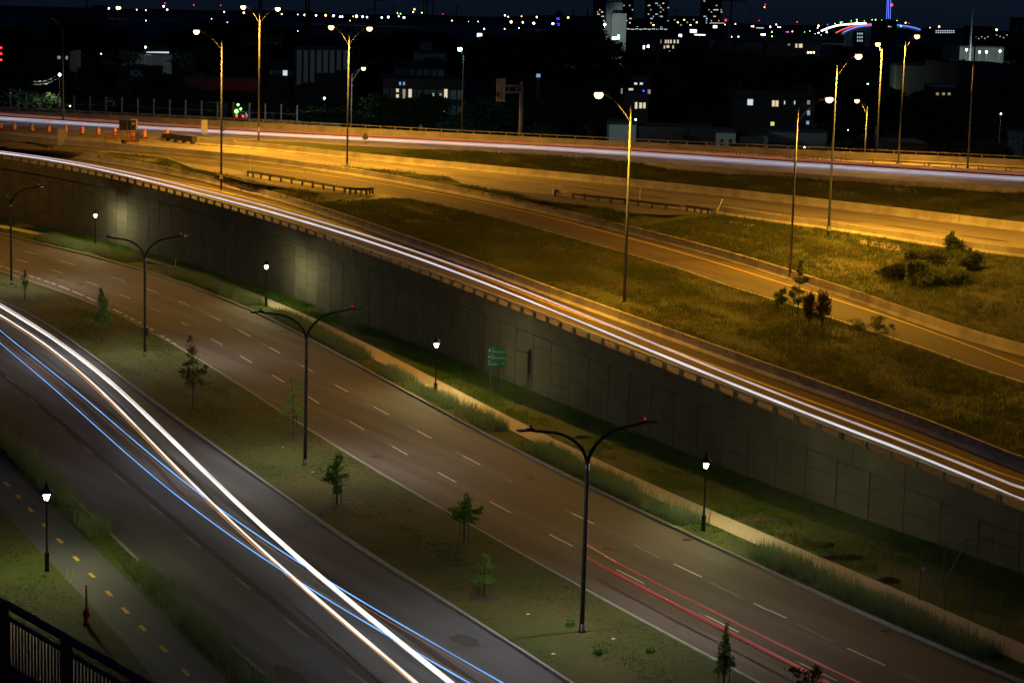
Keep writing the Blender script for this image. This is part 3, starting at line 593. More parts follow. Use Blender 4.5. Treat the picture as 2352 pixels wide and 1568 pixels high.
for i, (rc, xy, rx, ry) in enumerate((((4, 2), (2010, 235), 1.4, .9), ((4, 3), (420, 435), .9, .6), ((4, 3), (600, 530), 1.3, .6), ((3, 2), (605, 1130), .7, .4), ((4, 3), (985, 725), .6, .3))):
    x, y = T(*rc, [xy])[0]; p = G(x, y, .25); rg = np.random.default_rng(i); m = MB(); n = 14
    for r_ in range(4):
        for k in range(n): a = 2*math.pi*k/n; s = 1-r_*.27; m.v.append((p[0]+rx*s*math.cos(a)*rg.uniform(.8, 1.15), p[1]+ry*s*math.sin(a)*rg.uniform(.8, 1.15), p[2]-.06+(0, .10, .13, .12)[r_]*rg.uniform(.6, 1.7)))
    for r_ in range(3):
        for k in range(n): m.f.append((r_*n+k, r_*n+(k+1) % n, (r_+1)*n+(k+1) % n, (r_+1)*n+k))
    m.f.append(tuple(3*n+k for k in range(n)))
    tag(m.build('soil_mound', 'soil'), ('large rough soil mound on the grass bank right of the nearest lantern', 'small dark soil heap higher on the bank', 'long dark soil heap on the bank above the ornamental grass', 'bare soil patch on the bank behind the nearest double lamp', 'little soil scrape near the fence')[i], 'soil mound', 'soil mounds on the grass bank')
for i, (rc, xy) in enumerate((((4, 2), (335, 1333)), ((4, 2), (823, 1210)), ((4, 2), (130, 1010)), ((3, 1), (465, 1421)), ((3, 1), (222, 1218)), ((4, 1), (432, 309)))):
    p = G(*T(*rc, [xy])[0], .18 if i < 5 else .02); m = MB(); m.add([p+(-.1, 0, 0), p+(.02, -.07, .03), p+(.12, .02, .01), p+(.0, .08, .05)], [(0, 1, 2), (0, 2, 3)])
    tag(m.build('litter', 'refl'), ('white paper scrap on the lawn at the median bottom edge', 'white scrap between two bright weeds', 'tiny scrap on the lawn left of the nearest lamp', 'white scrap right of the second lamp base', 'tiny scrap left of the second lamp post', 'pale scrap on the left carriageway')[i], 'litter', 'scraps of litter')
# ------------------------------------------------------------------ lamps
def lamp(kind, name, loc, color, W, parent, r=.1, spot=None, blend=.5, dirv=(0, 0, -1)):
    l = bpy.data.lights.new(name, 'SPOT' if spot else 'POINT'); l.energy = W; l.color = color; l.shadow_soft_size = r
    if spot: l.spot_size = R(spot); l.spot_blend = blend
    o = bpy.data.objects.new(name, l); COL.objects.link(o); off = np.array([float(q) for q in parent['_w']])
    o.location = [float(v) for v in (np.array(loc)-off)]
    o.rotation_euler = Vector(dirv).to_track_quat('-Z', 'Y').to_euler(); o.parent = parent
    return o
SOD = (1, .47, .035)
def cobra(base, z, top, heads, label, cat='street lamp', Pw=25000, glow='sodium', color=SOD, group='tall highway lamps', jd=1.35, lit=True, r=.13, D=None):
    """base, top, heads: picture points; the pole stands at base on height z."""
    b = at(base[0], base[1], D) if D else G(base[0], base[1], z)
    def h_at(y):                          # height on the pole seen at picture row y
        lo, hi = b[2], b[2]+60
        for _ in range(40):
            m_ = (lo+hi)/2
            if proj((b[0], b[1], m_))[1] > y: lo = m_
            else: hi = m_
        return lo
    zt = h_at(top[1]); t = thing('highway_lamp', label, cat, b, group)
    ppm = F/ b[1]
    MB().tube([b+np.array([0, 0, -1.2]), (b[0], b[1], zt)], [r, r*.6], 12).build('pole', 'steel', t, True)
    MB().lathe((b[0], b[1], b[2]), [(.26, 0), (.26, .05), (.19, .08), (.18, .45), (.13, .5)], 12).build('base', 'steel', t, True)
    for hx, hy in heads:
        sgn = 1 if hx > top[0] else -1
        dl = abs(hx-top[0])/ppm; dirx = np.array([.87, .49, 0])*sgn; Lr = dl/.87
        hz = h_at(hy) + (-1 if sgn > 0 else 1)*Lr*.49*(H-zt)/b[1]*-1*0
        tip = np.array([b[0], b[1], 0]) + dirx*Lr
        # height that puts the tip on the picture row
        lo, hi = b[2], b[2]+60
        for _ in range(40):
            m_ = (lo+hi)/2
            if proj((tip[0], tip[1], m_))[1] > hy: lo = m_
            else: hi = m_
        tip[2] = lo
        P = lambda u, zz: np.array([b[0], b[1], 0]) + dirx*Lr*u + np.array([0, 0, zz])
        z0 = zt-jd; z1 = tip[2]+.05
        arm = [P(u, z0+(z1-z0)*math.sin(u*math.pi/2*.96)**.85) for u in np.linspace(0, .93, 12)]
        a = MB().tube(arm, .038, 8)
        z0b = zt-.15
        a.tube([P(u, z0b+(z1-z0b)*math.sin(u*math.pi/2)**.9+.02) for u in np.linspace(0, .75, 9)], .016, 6)
        a.build('arm', 'steel', t, True)
        an = math.atan2(dirx[1], dirx[0])
        # cobra head: flattened body and drop lens
        hb = MB(); n = 12; o = 0; secs = [(-.45, .06, .05), (-.3, .11, .09), (0, .18, .12), (.28, .19, .11), (.42, .10, .06)]
        for x, w, hgt in secs:
            for k in range(n):
                q = 2*math.pi*k/n; yy, zz = w*math.cos(q), max(hgt*math.sin(q), -.03)
                hb.v.append((tip[0]+x*dirx[0]-yy*dirx[1], tip[1]+x*dirx[1]+yy*dirx[0], tip[2]+.12+zz))
        for i in range(4):
            for k in range(n): hb.f.append((i*n+k, i*n+(k+1) % n, (i+1)*n+(k+1) % n, (i+1)*n+k))
        hb.f += [tuple(range(n)), tuple(range(4*n, 5*n))[::-1]]
        head = hb.build('lamp_head', 'steel', t, True)
        head['_w'] = t['_w']
        if lit:
            c0 = tip+dirx*.05
            lens = MB().lathe((c0[0], c0[1], c0[2]-.13), [(.02, -.24), (.18, -.20), (.31, -.04), (.34, .10), (.28, .22)], 12)
            lens.build('lens', glow, head, True)
            if Pw: lamp('s', 'lamp_light', c0+np.array([0, 0, -.38]), color, Pw*1.2, t, .22, spot=163, blend=.4) if glow != 'cyanwhite' else lamp('s', 'lamp_light', c0+np.array([0, .5, -.3]), color, 30000, t, .22, spot=150, blend=.4, dirv=(0, 1, -.3))
    return t
cobra((1433, 710), 5.5, (1447, 242), [(1372, 216)], 'nearest tall sodium highway lamp, one left arm, beside the lower ramp')
cobra((1813, 662), 4.5, (1832, 247), [(1908, 227)], 'tall sodium highway lamp behind the sapling cluster, arm reaching right')
cobra((1903, 531), 8.0, (1920, 150), [(1972, 128)], 'tall sodium lamp by the low barrier of the upper road, arm to the right', Pw=36000)
cobra((508, 411), 8.2, (510, 88), [(457, 72)], 'tall sodium highway lamp with a single left arm beside the small grass island')
cobra((797, 385), 8.45, (801, 80), [(763, 62), (845, 65)], 'double-armed sodium highway lamp between the middle ramp and the upper road', Pw=20000)
cobra((594, 302), 9.3, (598, 32), [(564, 16), (636, 20)], 'double-armed sodium highway lamp on the far parapet, its top cut close to the frame', D=284)
cobra((1984, 400), 2, (1988, 245), [(1962, 231)], 'shorter-looking sodium lamp with a left arm beyond the motorway parapet', Pw=9000, D=300)
cobra((2012, 373), 9, (2025, 114), [(2015, 101)], 'sodium lamp with a short left arm rising behind the motorway parapet', Pw=22000, D=282)
cobra((2063, 381), 9.8, (2075, 96), [(2104, 83)], 'slim sodium lamp with a right arm beside the median barrier', Pw=22000)
cobra((2222, 391), 10, (2234, 78), [], 'tall unlit lamp pole without a visible head near the right edge', Pw=0)
cobra((145, 256), 9, (143, 60), [(123, 46)], 'unlit lamp pole with a left arm behind the graffiti wall', Pw=0, lit=False, D=300)
cobra((806, 300), 2, (803, 172), [(828, 157)], 'yellowish street lamp hidden partly by the double-armed highway lamp', Pw=900, D=330, glow='sodium_far')
cobra((1060, 330), 2, (1061, 128), [(1053, 112)], 'bright bluish white lamp on a tall pole beyond the motorway', Pw=900, glow='cyanwhite', color=(.6, .93, 1), D=310)
# the same rows go on just outside the picture; these light the ends of the ramps that the photograph shows lit
cobra((-150, 372), 8.2, (-147, 62), [(-95, 47)], 'tall sodium highway lamp standing just outside the left frame edge', Pw=9000)
cobra((2500, 950), 3.8, (2527, 395), [(2440, 365)], 'tall sodium highway lamp outside the right frame edge beside the middle ramp', Pw=8000)
cobra((2560, 590), 7.6, (2584, 195), [(2640, 172)], 'tall sodium highway lamp outside the right frame edge by the low barrier', Pw=15000)
# ---- double-armed boulevard lamps
def boulevard_lamp(base, label):
    b = G(*base); t = thing('boulevard_lamp', label, 'street lamp', b+np.array([0, 0, .13]), 'black double-armed boulevard lamps')
    MB().tube([b, b+(0, 0, 1.2), b+(0, 0, 7.6), b+(0, 0, 7.95)], [.115, .11, .10, .12], 12).build('pole', 'black', t, True)
    MB().lathe(b, [(.2, .13), (.2, .17), (.13, .2), (.13, .5)], 12).build('base', 'black', t, True)
    d = Cv['K2'](0); 
    s_, _ = stn(0, *base); tt = Cv['K2'](s_+1)-Cv['K2'](s_-1); tt /= np.linalg.norm(tt); nn = np.array([-tt[1], tt[0], 0])
    for sg in (-1, 1):
        P = lambda u, z: b + nn*sg*u + np.array([0, 0, z])
        arm = [P(2.3*(1-math.cos(a)), 7.75+1.75*math.sin(a)) for a in np.linspace(0, R(80), 12)] + [P(2.55, 9.56), P(2.85, 9.62)]
        MB().tube(arm, [.085]*5+[.075]*4+[.065]*5, 10).build('arm', 'black', t, True)
        hd = MB(); an = math.atan2(nn[1], nn[0]); c0 = P(3.15, 9.64)
        hd.box(c0, (.75, .30, .07), an); hd.box(P(2.9, 9.70), (.30, .18, .08), an)
        head = hd.build('lamp_head', 'black', t); head['_w'] = t['_w']
        MB().lathe(P(2.9, 9.74), [(.045, 0), (.045, .10), (.03, .13)], 8).build('photocell', 'red_dim' if sg > 0 else 'black', head)
        MB().box(P(3.22, 9.60), (.26, .12, .012), an).build('lens', 'led', head)
        lamp('s', 'lamp_light', P(3.22, 9.55), (1, .93, .86), LEDW, t, .12, spot=154, blend=.95, dirv=(nn[0]*sg*.1, nn[1]*sg*.1, -1))
    return t
LEDW = 2100
boulevard_lamp((1336, 1456), 'black double-armed lamp post in the median nearest the camera, right of centre')
boulevard_lamp((700.5, 1071), 'black double-armed lamp post just right of the airy light green sapling')
b2 = boulevard_lamp((332.5, 822), 'black double-armed lamp post with a small control box on its shaft')
boulevard_lamp((26, 656), 'black double-armed lamp post at the far left edge of the frame')
la, lb_ = G(1336, 1456), G(700.5, 1071); nx_ = la*2-lb_; nx_[0] += 1.2; boulevard_lamp(proj(nx_), 'black double-armed lamp post of the median row just below the frame')
q = G(332.5, 822); MB().box((q[0]+.16, q[1]-.05, 2.1), (.2, .14, .62)).build('control_box', 'black', b2)
# ---- lantern posts
def lantern(base, label):
    b = G(*base); t = thing('lantern_post', label, 'street lamp', b+np.array([0, 0, .1]), 'old-style pedestrian lanterns')
    MB().lathe(b, [(.15, .05), (.15, .12), (.125, .2), (.12, .85), (.15, .9), (.15, .95), (.06, 1.05), (.055, 2.2), (.048, 3.55), (.075, 3.58), (.075, 3.64)], 12).build('pole', 'black', t, True)
    MB().lathe(b+(0, 0, 3.64), [(.05, 0), (.09, .05), (.135, .2), (.155, .36), (.15, .42)], 10).build('glass', 'lantern_glow', t, True)
    hd = MB().lathe(b+(0, 0, 4.06), [(.36, -.10), (.35, -.06), (.17, .14), (.13, .22), (.09, .3), (.085, .38), (.03, .44), (.012, .54)], 12); hd.build('hood', 'black', t, True)
    fr = MB()
    for k in range(4):
        a = k*math.pi/2+.5; ca, sa = math.cos(a), math.sin(a)
        fr.tube([b+(.1*ca, .1*sa, 3.64), b+(.20*ca, .20*sa, 4.03)], .012, 5)
    fr.build('cage', 'black', t)
    return t
lantern((108, 1313), 'black lantern post beside the bike path at the left')
lantern((219.5, 573), 'black lantern post by the wall farthest away on the left')
lantern((611, 707), 'black lantern post at the sidewalk left of the second double-armed lamp')
lantern((1000, 911), 'black lantern post in the ornamental grass left of the green street sign')
lantern((1615, 1224), 'black lantern post on the verge nearest the camera on the right')
# ------------------------------------------------------------------ light trails (each a run of light along the lane, at headlight height)
def trail(pts, z, r, m, label, group, name='light_trail', deg=5, zf=None, ext=True):
    q = np.array([G(x, y, z if zf is None else zf(x)) for x, y in pts]); a = (q[:, :2]-OO) @ EE; b = (q[:, :2]-OO) @ NN
    cf = np.polyfit(a, b, min(deg, len(a)-1)); t = np.linspace(a.min()-(0 if group.startswith('red') or not ext else 14), a.max()+(22 if ext else 0), 110); tc_ = np.clip(t, a.min(), a.max()); bb = np.polyval(cf, tc_) + (t-tc_)*np.polyval(np.polyder(cf), tc_); zz = np.interp(t, np.sort(a), q[np.argsort(a), 2])
    P = [np.array([*(OO+EE*s+NN*n), w]) for s, n, w in zip(t, bb, zz)]
    ph = random.uniform(0, 6); o = MB().tube(P, [r*(1+.13*math.sin(k*.33+ph)+.07*math.sin(k*1.1+ph)) for k in range(len(P))], 8).build(name, m, None, True)
    if r >= .05 or m == 'trail_blue':     # finer strands of the same lamps, riding beside the core
        sm = {'trail_white': 'strand_white', 'trail_cream': 'strand_warm', 'trail_blue': 'strand_blue', 'trail_red': 'strand_red'}.get(m, 'strand_white')
        for k in range(4):
            f_, p_, q_ = random.uniform(.015, .06), random.uniform(0, 6), random.uniform(0, 6); wv = r*random.uniform(1.0, 1.5)
            S_ = [c_+np.array([*(NN*wv*math.sin(i_*f_+p_)), wv*.7*math.cos(i_*f_+q_)]) for i_, c_ in enumerate(P)]
            o['_w'] = [0., 0., 0.]; MB().tube(S_, r*random.uniform(.12, .3), 5).build('strand', sm, o, True)
    return tag(o, label, 'light trail', group)
W1 = T(3,0,[(0,48),(200,172),(400,302),(600,437),(800,588),(1000,765),(1200,955),(1400,1150),(1600,1340),(1840,1568)])+T(4,1,[(200,415),(500,688),(800,945),(1100,1190),(1400,1425),(1600,1570)])
W2 = T(3,0,[(0,122),(200,245),(400,385),(600,545),(800,712),(1000,915),(1200,1120),(1400,1325)])+T(4,0,[(1620,0),(1800,170),(2083,440)])+T(4,1,[(300,705),(600,965),(900,1225),(1310,1570)])
Bl1 = T(3,0,[(0,250),(200,408),(400,565),(600,730),(800,900),(1000,1065),(1200,1230),(1400,1395)])+T(4,0,[(1590,0)])+T(4,1,[(0,360),(300,560),(600,745),(900,920),(1200,1095),(1500,1275),(2010,1570)])
Bl2 = T(3,0,[(0,355),(200,515),(400,697),(600,870),(800,1050),(1000,1220),(1200,1390)])+T(4,0,[(1380,0),(1700,240),(2083,520)])+T(4,1,[(400,775),(800,1010),(1200,1255),(1740,1570)])
gb = 'headlight trails on the left carriageway'
sh = lambda P, dx, dy: [(x+dx, y+dy) for x, y in P]
trail(W1, .75, .066, 'trail_white', 'thick white headlight trail nearest the median kerb on the left carriageway', gb)
trail(W2, .75, .056, 'trail_cream', 'thick creamy white headlight trail crossing the blue ones on the left carriageway', gb)
trail(Bl1, .72, .028, 'trail_blue', 'upper blue light trail on the left carriageway', gb)
trail(Bl2, .72, .028, 'trail_blue', 'lower blue light trail nearest the bike path', gb)
trail(sh(W1, 5, -3), .8, .02, 'trail_cream', 'fine creamy strand hugging the upper side of the thickest white trail', gb)
trail(sh(W2, -4, 4), .68, .018, 'trail_orange', 'fine orange strand hugging the lower side of the creamy trail', gb)
trail(sh(Bl1, -4, 7), .7, .012, 'trail_thin', 'hair-thin orange trail under the upper blue one', gb)
trail(sh(Bl2, 6, -3), .7, .012, 'trail_thin', 'hair-thin orange trail above the lower blue one', gb)
trail(T(3,0,[(130,178),(300,292),(520,450),(700,590),(850,715),(1000,855),(1118,968)]), .8, .01, 'trail_dimblue', 'faint thin blue trail between the two thick white ones', gb, ext=False)
gr = 'headlight trails on the lower ramp'
zr = lambda x: ip(ZT['1'], x)+.7
RA = T(2,0,[(0,120),(500,192),(1000,292),(1500,402),(2000,530)])+T(2,1,[(0,630),(400,735),(800,860),(1200,985),(1600,1120),(2000,1268)])+T(2,2,[(0,1415),(370,1562)])+T(3,2,[(500,165),(900,322),(1300,480),(1700,640)])+T(3,3,[(0,800),(500,992),(1000,1200),(1500,1400)])+T(4,3,[(1850,0),(2083,75)])
RB = T(2,0,[(0,103),(500,172),(1000,262),(1500,368),(2000,490)])+T(2,1,[(0,590),(400,690),(800,808),(1200,928),(1600,1062),(2000,1212)])+T(2,2,[(0,1352),(550,1562)])+T(3,2,[(500,85),(900,250),(1300,402),(1700,560)])+T(3,3,[(0,732),(500,930),(1000,1130),(1500,1325),(2113,1545)])
trail(RA, 0, .075, 'trail_ramp', 'bright lilac-white trail nearest the parapet on the lower ramp', gr, zf=zr, deg=6)
trail(RB, 0, .06, 'trail_lilac', 'paler grey-white trail next to the yellow line on the lower ramp', gr, zf=zr, deg=6)
trail(sh(RB, 0, 2.2), 0, .02, 'trail_orange', 'thin creamy trail running along the paler one on the lower ramp', gr, zf=lambda x: zr(x)-.02, deg=6)
gm = 'light trails on the motorway'
def mtrail(off, z, r, m, t0, t1, label):
    P = [c['HN'](t, off + 0.12*math.sin(t*.03+off)) + (0, 0, z) for t in np.linspace(t0, t1, 100)]
    tag(MB().tube(P, r, 6).build('light_trail', m, None, True), label, 'light trail', gm)
mw = [(2.0, .10, 'trail_pale'), (2.9, .06, 'trail_dimblue'), (4.0, .09, 'trail_lilac'), (4.5, .05, 'trail_pale'), (5.4, .12, 'trail_lilac'), (6.1, .07, 'trail_pale'), (7.1, .06, 'trail_orange'), (7.7, .08, 'trail_pale'), (8.5, .10, 'trail_lilac'), (9.3, .06, 'trail_pale')]
words = ['nearest', 'second', 'third', 'fourth', 'fifth', 'sixth', 'seventh', 'eighth', 'ninth', 'tenth']
colr = {'trail_pale': 'pale grey-white', 'trail_dimblue': 'dim blue', 'trail_lilac': 'bright lilac-white', 'trail_orange': 'thin orange', 'trail_pink': 'faint reddish'}
for i, (o_, r_, m_) in enumerate(mw):
    mtrail(o_, .65, r_, m_, SD0, HE, f'{colr[m_]} trail on the motorway, {words[i]} of the white band counted from the embankment')
for i, o_ in enumerate((12.4, 13.6, 15.4, 16.2)):
    mtrail(o_, .75, .05, 'trail_pink', SD0, HE, f'{colr["trail_pink"]} tail-light trail on the far lanes of the motorway, {words[i]} from the white band')
gt = 'red tail-light trails on the right carriageway'
RR1 = T(4,2,[(605,545),(800,650),(1100,812),(1400,965),(1700,1115),(2083,1312)])+T(4,3,[(150,1385),(330,1480),(500,1572)])
RR2 = T(4,2,[(760,538),(1000,665),(1300,815),(1600,965),(1850,1095),(2083,1208)])+T(4,3,[(200,1300),(450,1425),(760,1572)])
trail(RR1, .85, .07, 'trail_red', 'broad red tail-light trail lower on the right carriageway', gt, deg=3)
trail(RR2, .85, .045, 'trail_red', 'slimmer red tail-light trail higher on the right carriageway', gt, deg=3)
trail(T(4,2,[(610,440),(680,485),(760,530),(845,578)]), .9, .012, 'trail_orange', 'short dotted-looking orange trail beside the manhole', gt, deg=2, ext=False)
M['leafs'] = mat('pale_shrub_leaves', (.20, .24, .07), (.12, .16, .045), 2, .8); leafy('leafs')
# ------------------------------------------------------------------ trees
def leafcloud(blobs, n, size, m, name, parent, flat=.35, tight=.19):
    C0 = np.array([b[:3] for b in blobs]); Rr = np.array([b[3:] for b in blobs]); vol = Rr.prod(1)**(2/3); pr_ = vol/vol.sum()
    nc = max(6, n//16); k = RNG.choice(len(blobs), nc, p=pr_); d = RNG.normal(size=(nc, 3)); d /= np.linalg.norm(d, axis=1)[:, None]; d *= (RNG.random(nc)**.4)[:, None]
    tw = C0[k] + d*Rr[k]*RNG.uniform(.8, 1.12, nc)[:, None]; j = RNG.integers(0, nc, n)
    P = tw[j] + RNG.normal(size=(n, 3))*Rr[k][j]*tight; u = RNG.normal(size=(n, 3)); u /= np.linalg.norm(u, axis=1)[:, None]; w = RNG.normal(size=(n, 3)); w -= (w*u).sum(1)[:, None]*u; w /= np.linalg.norm(w, axis=1)[:, None]
    s = size*RNG.uniform(.6, 1.25, n)[:, None]
    V = np.stack([P-u*s, P-w*s*flat, P+u*s, P+w*s*flat], 1).reshape(-1, 3)
    return npmesh(name, V, np.arange(4*n).reshape(-1, 4), m, parent)
def sapling(base, z, blobs, h, label, m='leaf', n=900, size=.085, stakes=0, group='young trees planted in the median', tr=.05, cat='tree', trunk_to=.92, mulch=True, lean=0):
    """blobs: (dx, height, radius across, radius up) in metres, seen square on"""
    b = G(base[0], base[1], z); t = thing('young_tree', label, cat, b, group)
    tp = [b+(lean*h*u*u+.03*math.sin(5*u), .02*math.cos(4*u), h*u) for u in np.linspace(0, trunk_to, 8)]
    tk = MB().tube(tp, list(np.linspace(tr, tr*.25, 8)), 7)
    for dx, hz, ra, rz in blobs:
        u = max(.15, (hz-rz*.6)/h); s0 = b+(lean*h*u*u, 0, h*u*.85); tk.tube([s0, s0*.4+(b+(dx, RNG.uniform(-.2, .2), hz))*.6, b+(dx, RNG.uniform(-.2, .2)*ra, hz+rz*.4)], [tr*.4, tr*.3, tr*.15], 5)
    tk.build('trunk', 'bark', t, True)
    bl = [(b[0]+dx, b[1]+RNG.uniform(-.3, .3)*ra, b[2]+hz, ra, ra*.9, rz) for dx, hz, ra, rz in blobs]
    leafcloud(bl, n, size, m, 'crown', t)
    for k in range(stakes):
        a = k*2*math.pi/stakes+.4; MB().tube([b+(.28*math.cos(a), .28*math.sin(a), -.1), b+(.25*math.cos(a), .25*math.sin(a), 1.75)], .022, 6).build('stake', 'brown', t)
    if stakes: MB().lathe(b+(0, 0, 1.45), [(.25, 0), (.26, .02), (.25, .04)], 12).build('tie', 'black', t)
    if mulch:
        mm = MB(); n_ = 22; mm.v = [tuple(b+(0, 0, .07))]+[tuple(b+((.75+.12*math.sin(k*3.1))*math.cos(2*math.pi*k/n_), (.75+.12*math.sin(k*2.3))*math.sin(2*math.pi*k/n_), .012)) for k in range(n_)]
        mm.f = [(0, k+1, (k+1) % n_+1) for k in range(n_)]; mm.build('mulch_ring', 'mulch', t)
    return t
zm = .14
sapling((57, 688), zm, [(0, 1.6, .35, .9), (0, 2.4, .22, .5)], 3, 'smallest sapling with a narrow dark crown at the far left of the median', n=500, tr=.06)
sapling((234, 785), zm, [(0, 2.2, .62, .8), (.12, 3.1, .5, .8), (-.35, 2.1, .5, .45), (.3, 2.0, .5, .5), (0, 4.0, .33, .6)], 4.6, 'young tree with a dense egg-shaped crown standing left of the boxed lamp post', n=2600, tr=.06)
sapling((442, 936), zm, [(-.1, 4.0, .42, .55), (-.2, 4.7, .30, .35), (.0, 3.4, .42, .4), (-.45, 2.6, .5, .45), (.5, 2.5, .55, .3), (.6, 1.9, .35, .3), (-.1, 1.9, .6, .5), (-.5, 3.1, .3, .15), (.9, 2.9, .25, .12)], 5.2, 'thin-trunked tree with a tall ragged crown in the median below the boxed lamp', n=2300, m='leafd', size=.08, tr=.05)
sapling((672, 1006), zm, [(-.1, 3.6, .32, .45), (.35, 3.2, .4, .2), (0, 2.8, .55, .3), (-.25, 2.3, .5, .3), (.35, 2.1, .45, .35), (-.6, 1.65, .42, .13), (.3, 1.6, .45, .2), (0, 1.35, .22, .3)], 4.1, 'airy light green sapling just left of a double-armed lamp post', n=1300, m='leaf2', size=.075, stakes=2)
sapling((773, 1160), zm, [(.05, 2.6, .26, .5), (-.1, 2.1, .4, .3), (-.45, 1.8, .3, .25), (0, 1.5, .42, .35), (.5, 1.75, .35, .12), (-.5, 1.45, .3, .2), (.15, 1.0, .28, .2), (0, .9, .2, .4)], 3.1, 'compact dark staked sapling with a raised leader, left of the bushy one', n=1500, stakes=3)
sapling((1065, 1245), zm, [(.2, 2.25, .25, .4), (-.1, 1.95, .42, .3), (0, 1.5, .62, .4), (.65, 1.7, .38, .12), (.85, 1.9, .14, .2), (-.6, 1.65, .35, .25), (-.55, 1.3, .3, .1), (.4, 1.25, .4, .2)], 2.7, 'bushy staked sapling with spreading side branches in the lower median', n=2100, m='leaf2', stakes=3, size=.08)
sapling((1112, 1372), zm, [(.05, 1.85, .2, .35), (.1, 1.45, .42, .22), (0, .95, .5, .2)], 2.3, 'small bright sapling with two leafy tiers nearest the left carriageway', n=900, m='leaf2', stakes=3, size=.075)
sapling((1661, 1580), zm, [(.0, 2.3, .2, .7), (0, 1.7, .25, .5), (.05, 1.15, .42, .4), (-.1, .8, .3, .3)], 3.1, 'slim columnar staked sapling at the bottom of the frame', n=1600, m='leaf', stakes=3, size=.07)
sapling((1858, 1712), zm, [(.05, 2.9, .3, .35), (-.55, 2.95, .45, .16), (.6, 2.3, .5, .15), (0, 2.3, .5, .4), (-.2, 1.6, .6, .6), (-.35, 2.55, .2, .25)], 3.3, 'tree top just rising into the bottom edge over the red trails', n=1500, m='leafd', size=.09)
zt_ = lambda s: c['N2'](s)[2]
sapling((1831.4, 734.4), 5.0, [(.05, 4.35, .2, .3), (.0, 3.75, .34, .28), (0, 3.05, .5, .35), (.6, 3.2, .3, .1), (.55, 3.0, .2, .15), (-.25, 2.3, .42, .25), (.2, 2.2, .35, .2), (-.2, 1.5, .5, .3), (.3, 1.6, .45, .25)], 4.7, 'tallest slim young tree growing up before the yellow-lined middle ramp', n=2300, m='leafs', size=.10, group='young trees on the ramp slope', mulch=False, tr=.045)
sapling((1789.5, 718), 5.0, [(.25, 1.75, .32, .25), (-.1, 1.35, .42, .35), (.25, 1.0, .4, .3), (-.2, .8, .3, .25)], 2.0, 'rounded yellow-green young tree left of the tallest one on the slope', n=1700, m='leafs', size=.10, group='young trees on the ramp slope', mulch=False, tr=.03)
sapling((1820.5, 721), 5.0, [(.05, 2.05, .2, .25), (-.1, 1.6, .26, .3)], 2.3, 'thin little tree squeezed between the two leafier ones on the slope', n=600, m='leafd', size=.09, group='young trees on the ramp slope', mulch=False, tr=.025)
def pine(base, z, h, w, label, n=16):
    b = G(*base, z); t = thing('young_pine', label, 'tree', b, 'dark young pines on the ramp slope')
    tk = MB().tube([b, b+(0, 0, h*.85)], [.08, .03], 7); cr_ = []
    for k in range(n*3):
        u = RNG.uniform(.15, .95); a = RNG.uniform(0, 6.28); L_ = w*(1.05-u*.75)*RNG.uniform(.6, 1); s0 = b+(0, 0, h*u*.8); e = s0+(L_*math.cos(a), L_*math.sin(a), .35*L_+h*.12)
        tk.tube([s0, e], [.02, .01], 4); cr_ += [(*(s0*.35+e*.65), .22, .22, .26), (*e, .13, .13, .33)]
    tk.build('trunk', 'bark', t); leafcloud(cr_, 4200, .12, 'pine', 'crown', t, .12, .4)
pine((1857, 751), 5.0, 2.7, .62, 'smaller dark pine beside the tallest young tree')
pine((1888, 752), 5.0, 2.9, 1.05, 'broader dark pine at the right end of the tree cluster')
def shrub(base, z, blobs, label, m, n, size=.13, group='shrubs on the far slope', flat=.4):
    b = G(*base, z); t = thing('shrub', label, 'shrub', b, group); tk = MB()
    blobs = [(dx*1.15, dy, hz*.8, ra*1.05, rz*.9) for dx, dy, hz, ra, rz in blobs]
    for dx, dy, hz, ra, rz in blobs: tk.tube([b+(dx*.5, dy*.5, -.2), b+(dx, dy, hz*.8)], [.04, .015], 5)
    tk.build('stem', 'bark', t); leafcloud([(b[0]+dx, b[1]+dy, b[2]+hz, ra, ra, rz) for dx, dy, hz, ra, rz in blobs], n, size, m, 'foliage', t, flat)
shrub((2150, 655), 6.2, [(-.8, 0, .6, 1.2, .7), (.7, .3, .9, 1.4, .9), (-.2, .8, 1.2, 1.0, .7), (1.8, .6, 1.1, .9, .7)], 'largest rounded pale-leaved shrub in the front of the thicket', 'leafs', 5200, .14)
shrub((2104, 648), 6.3, [(0, 0, .9, .8, .8), (.3, .3, 1.8, .5, .5), (-.4, .3, 1.6, .4, .5)], 'upright leafy shrub at the left front of the thicket', 'leafs', 2000, .16)
shrub((2215, 628), 6.6, [(0, 0, 1.0, 1.1, 1.0), (.9, .4, 1.7, .6, .5), (-.5, .6, 1.9, .5, .5), (.3, .2, 2.2, .3, .5)], 'tall bright shrub at the right of the thicket', 'leafs', 3000, .15)
shrub((2062, 640), 6.3, [(0, 0, .7, 1.1, .7), (.6, .6, 1.0, .9, .6), (-.9, .6, .7, .7, .5)], 'low brown-green shrub left of the thicket', 'pine', 2600, .17, flat=.15)
shrub((2150, 610), 6.9, [(-1.8, 0, .8, 1.0, .7), (0, 0, .9, 1.2, .8), (1.8, 0, .8, 1.1, .7)], 'dark shrub mass at the back of the thicket', 'pine', 3800, .17, flat=.15)
shrub((2188, 578), 7.5, [(0, 0, .8, .8, .6), (-.2, 0, 1.6, .4, .5)], 'spindly bush against the low barrier above the thicket', 'leafd', 1300, .15)
shrub((1995, 765), 4.8, [(-.8, 0, .6, .7, .6), (.6, 0, .9, .6, .7), (1.2, 0, .5, .5, .4)], 'feathery weed clump right of the pines at the ramp edge', 'leafd', 900, .25, flat=.08)
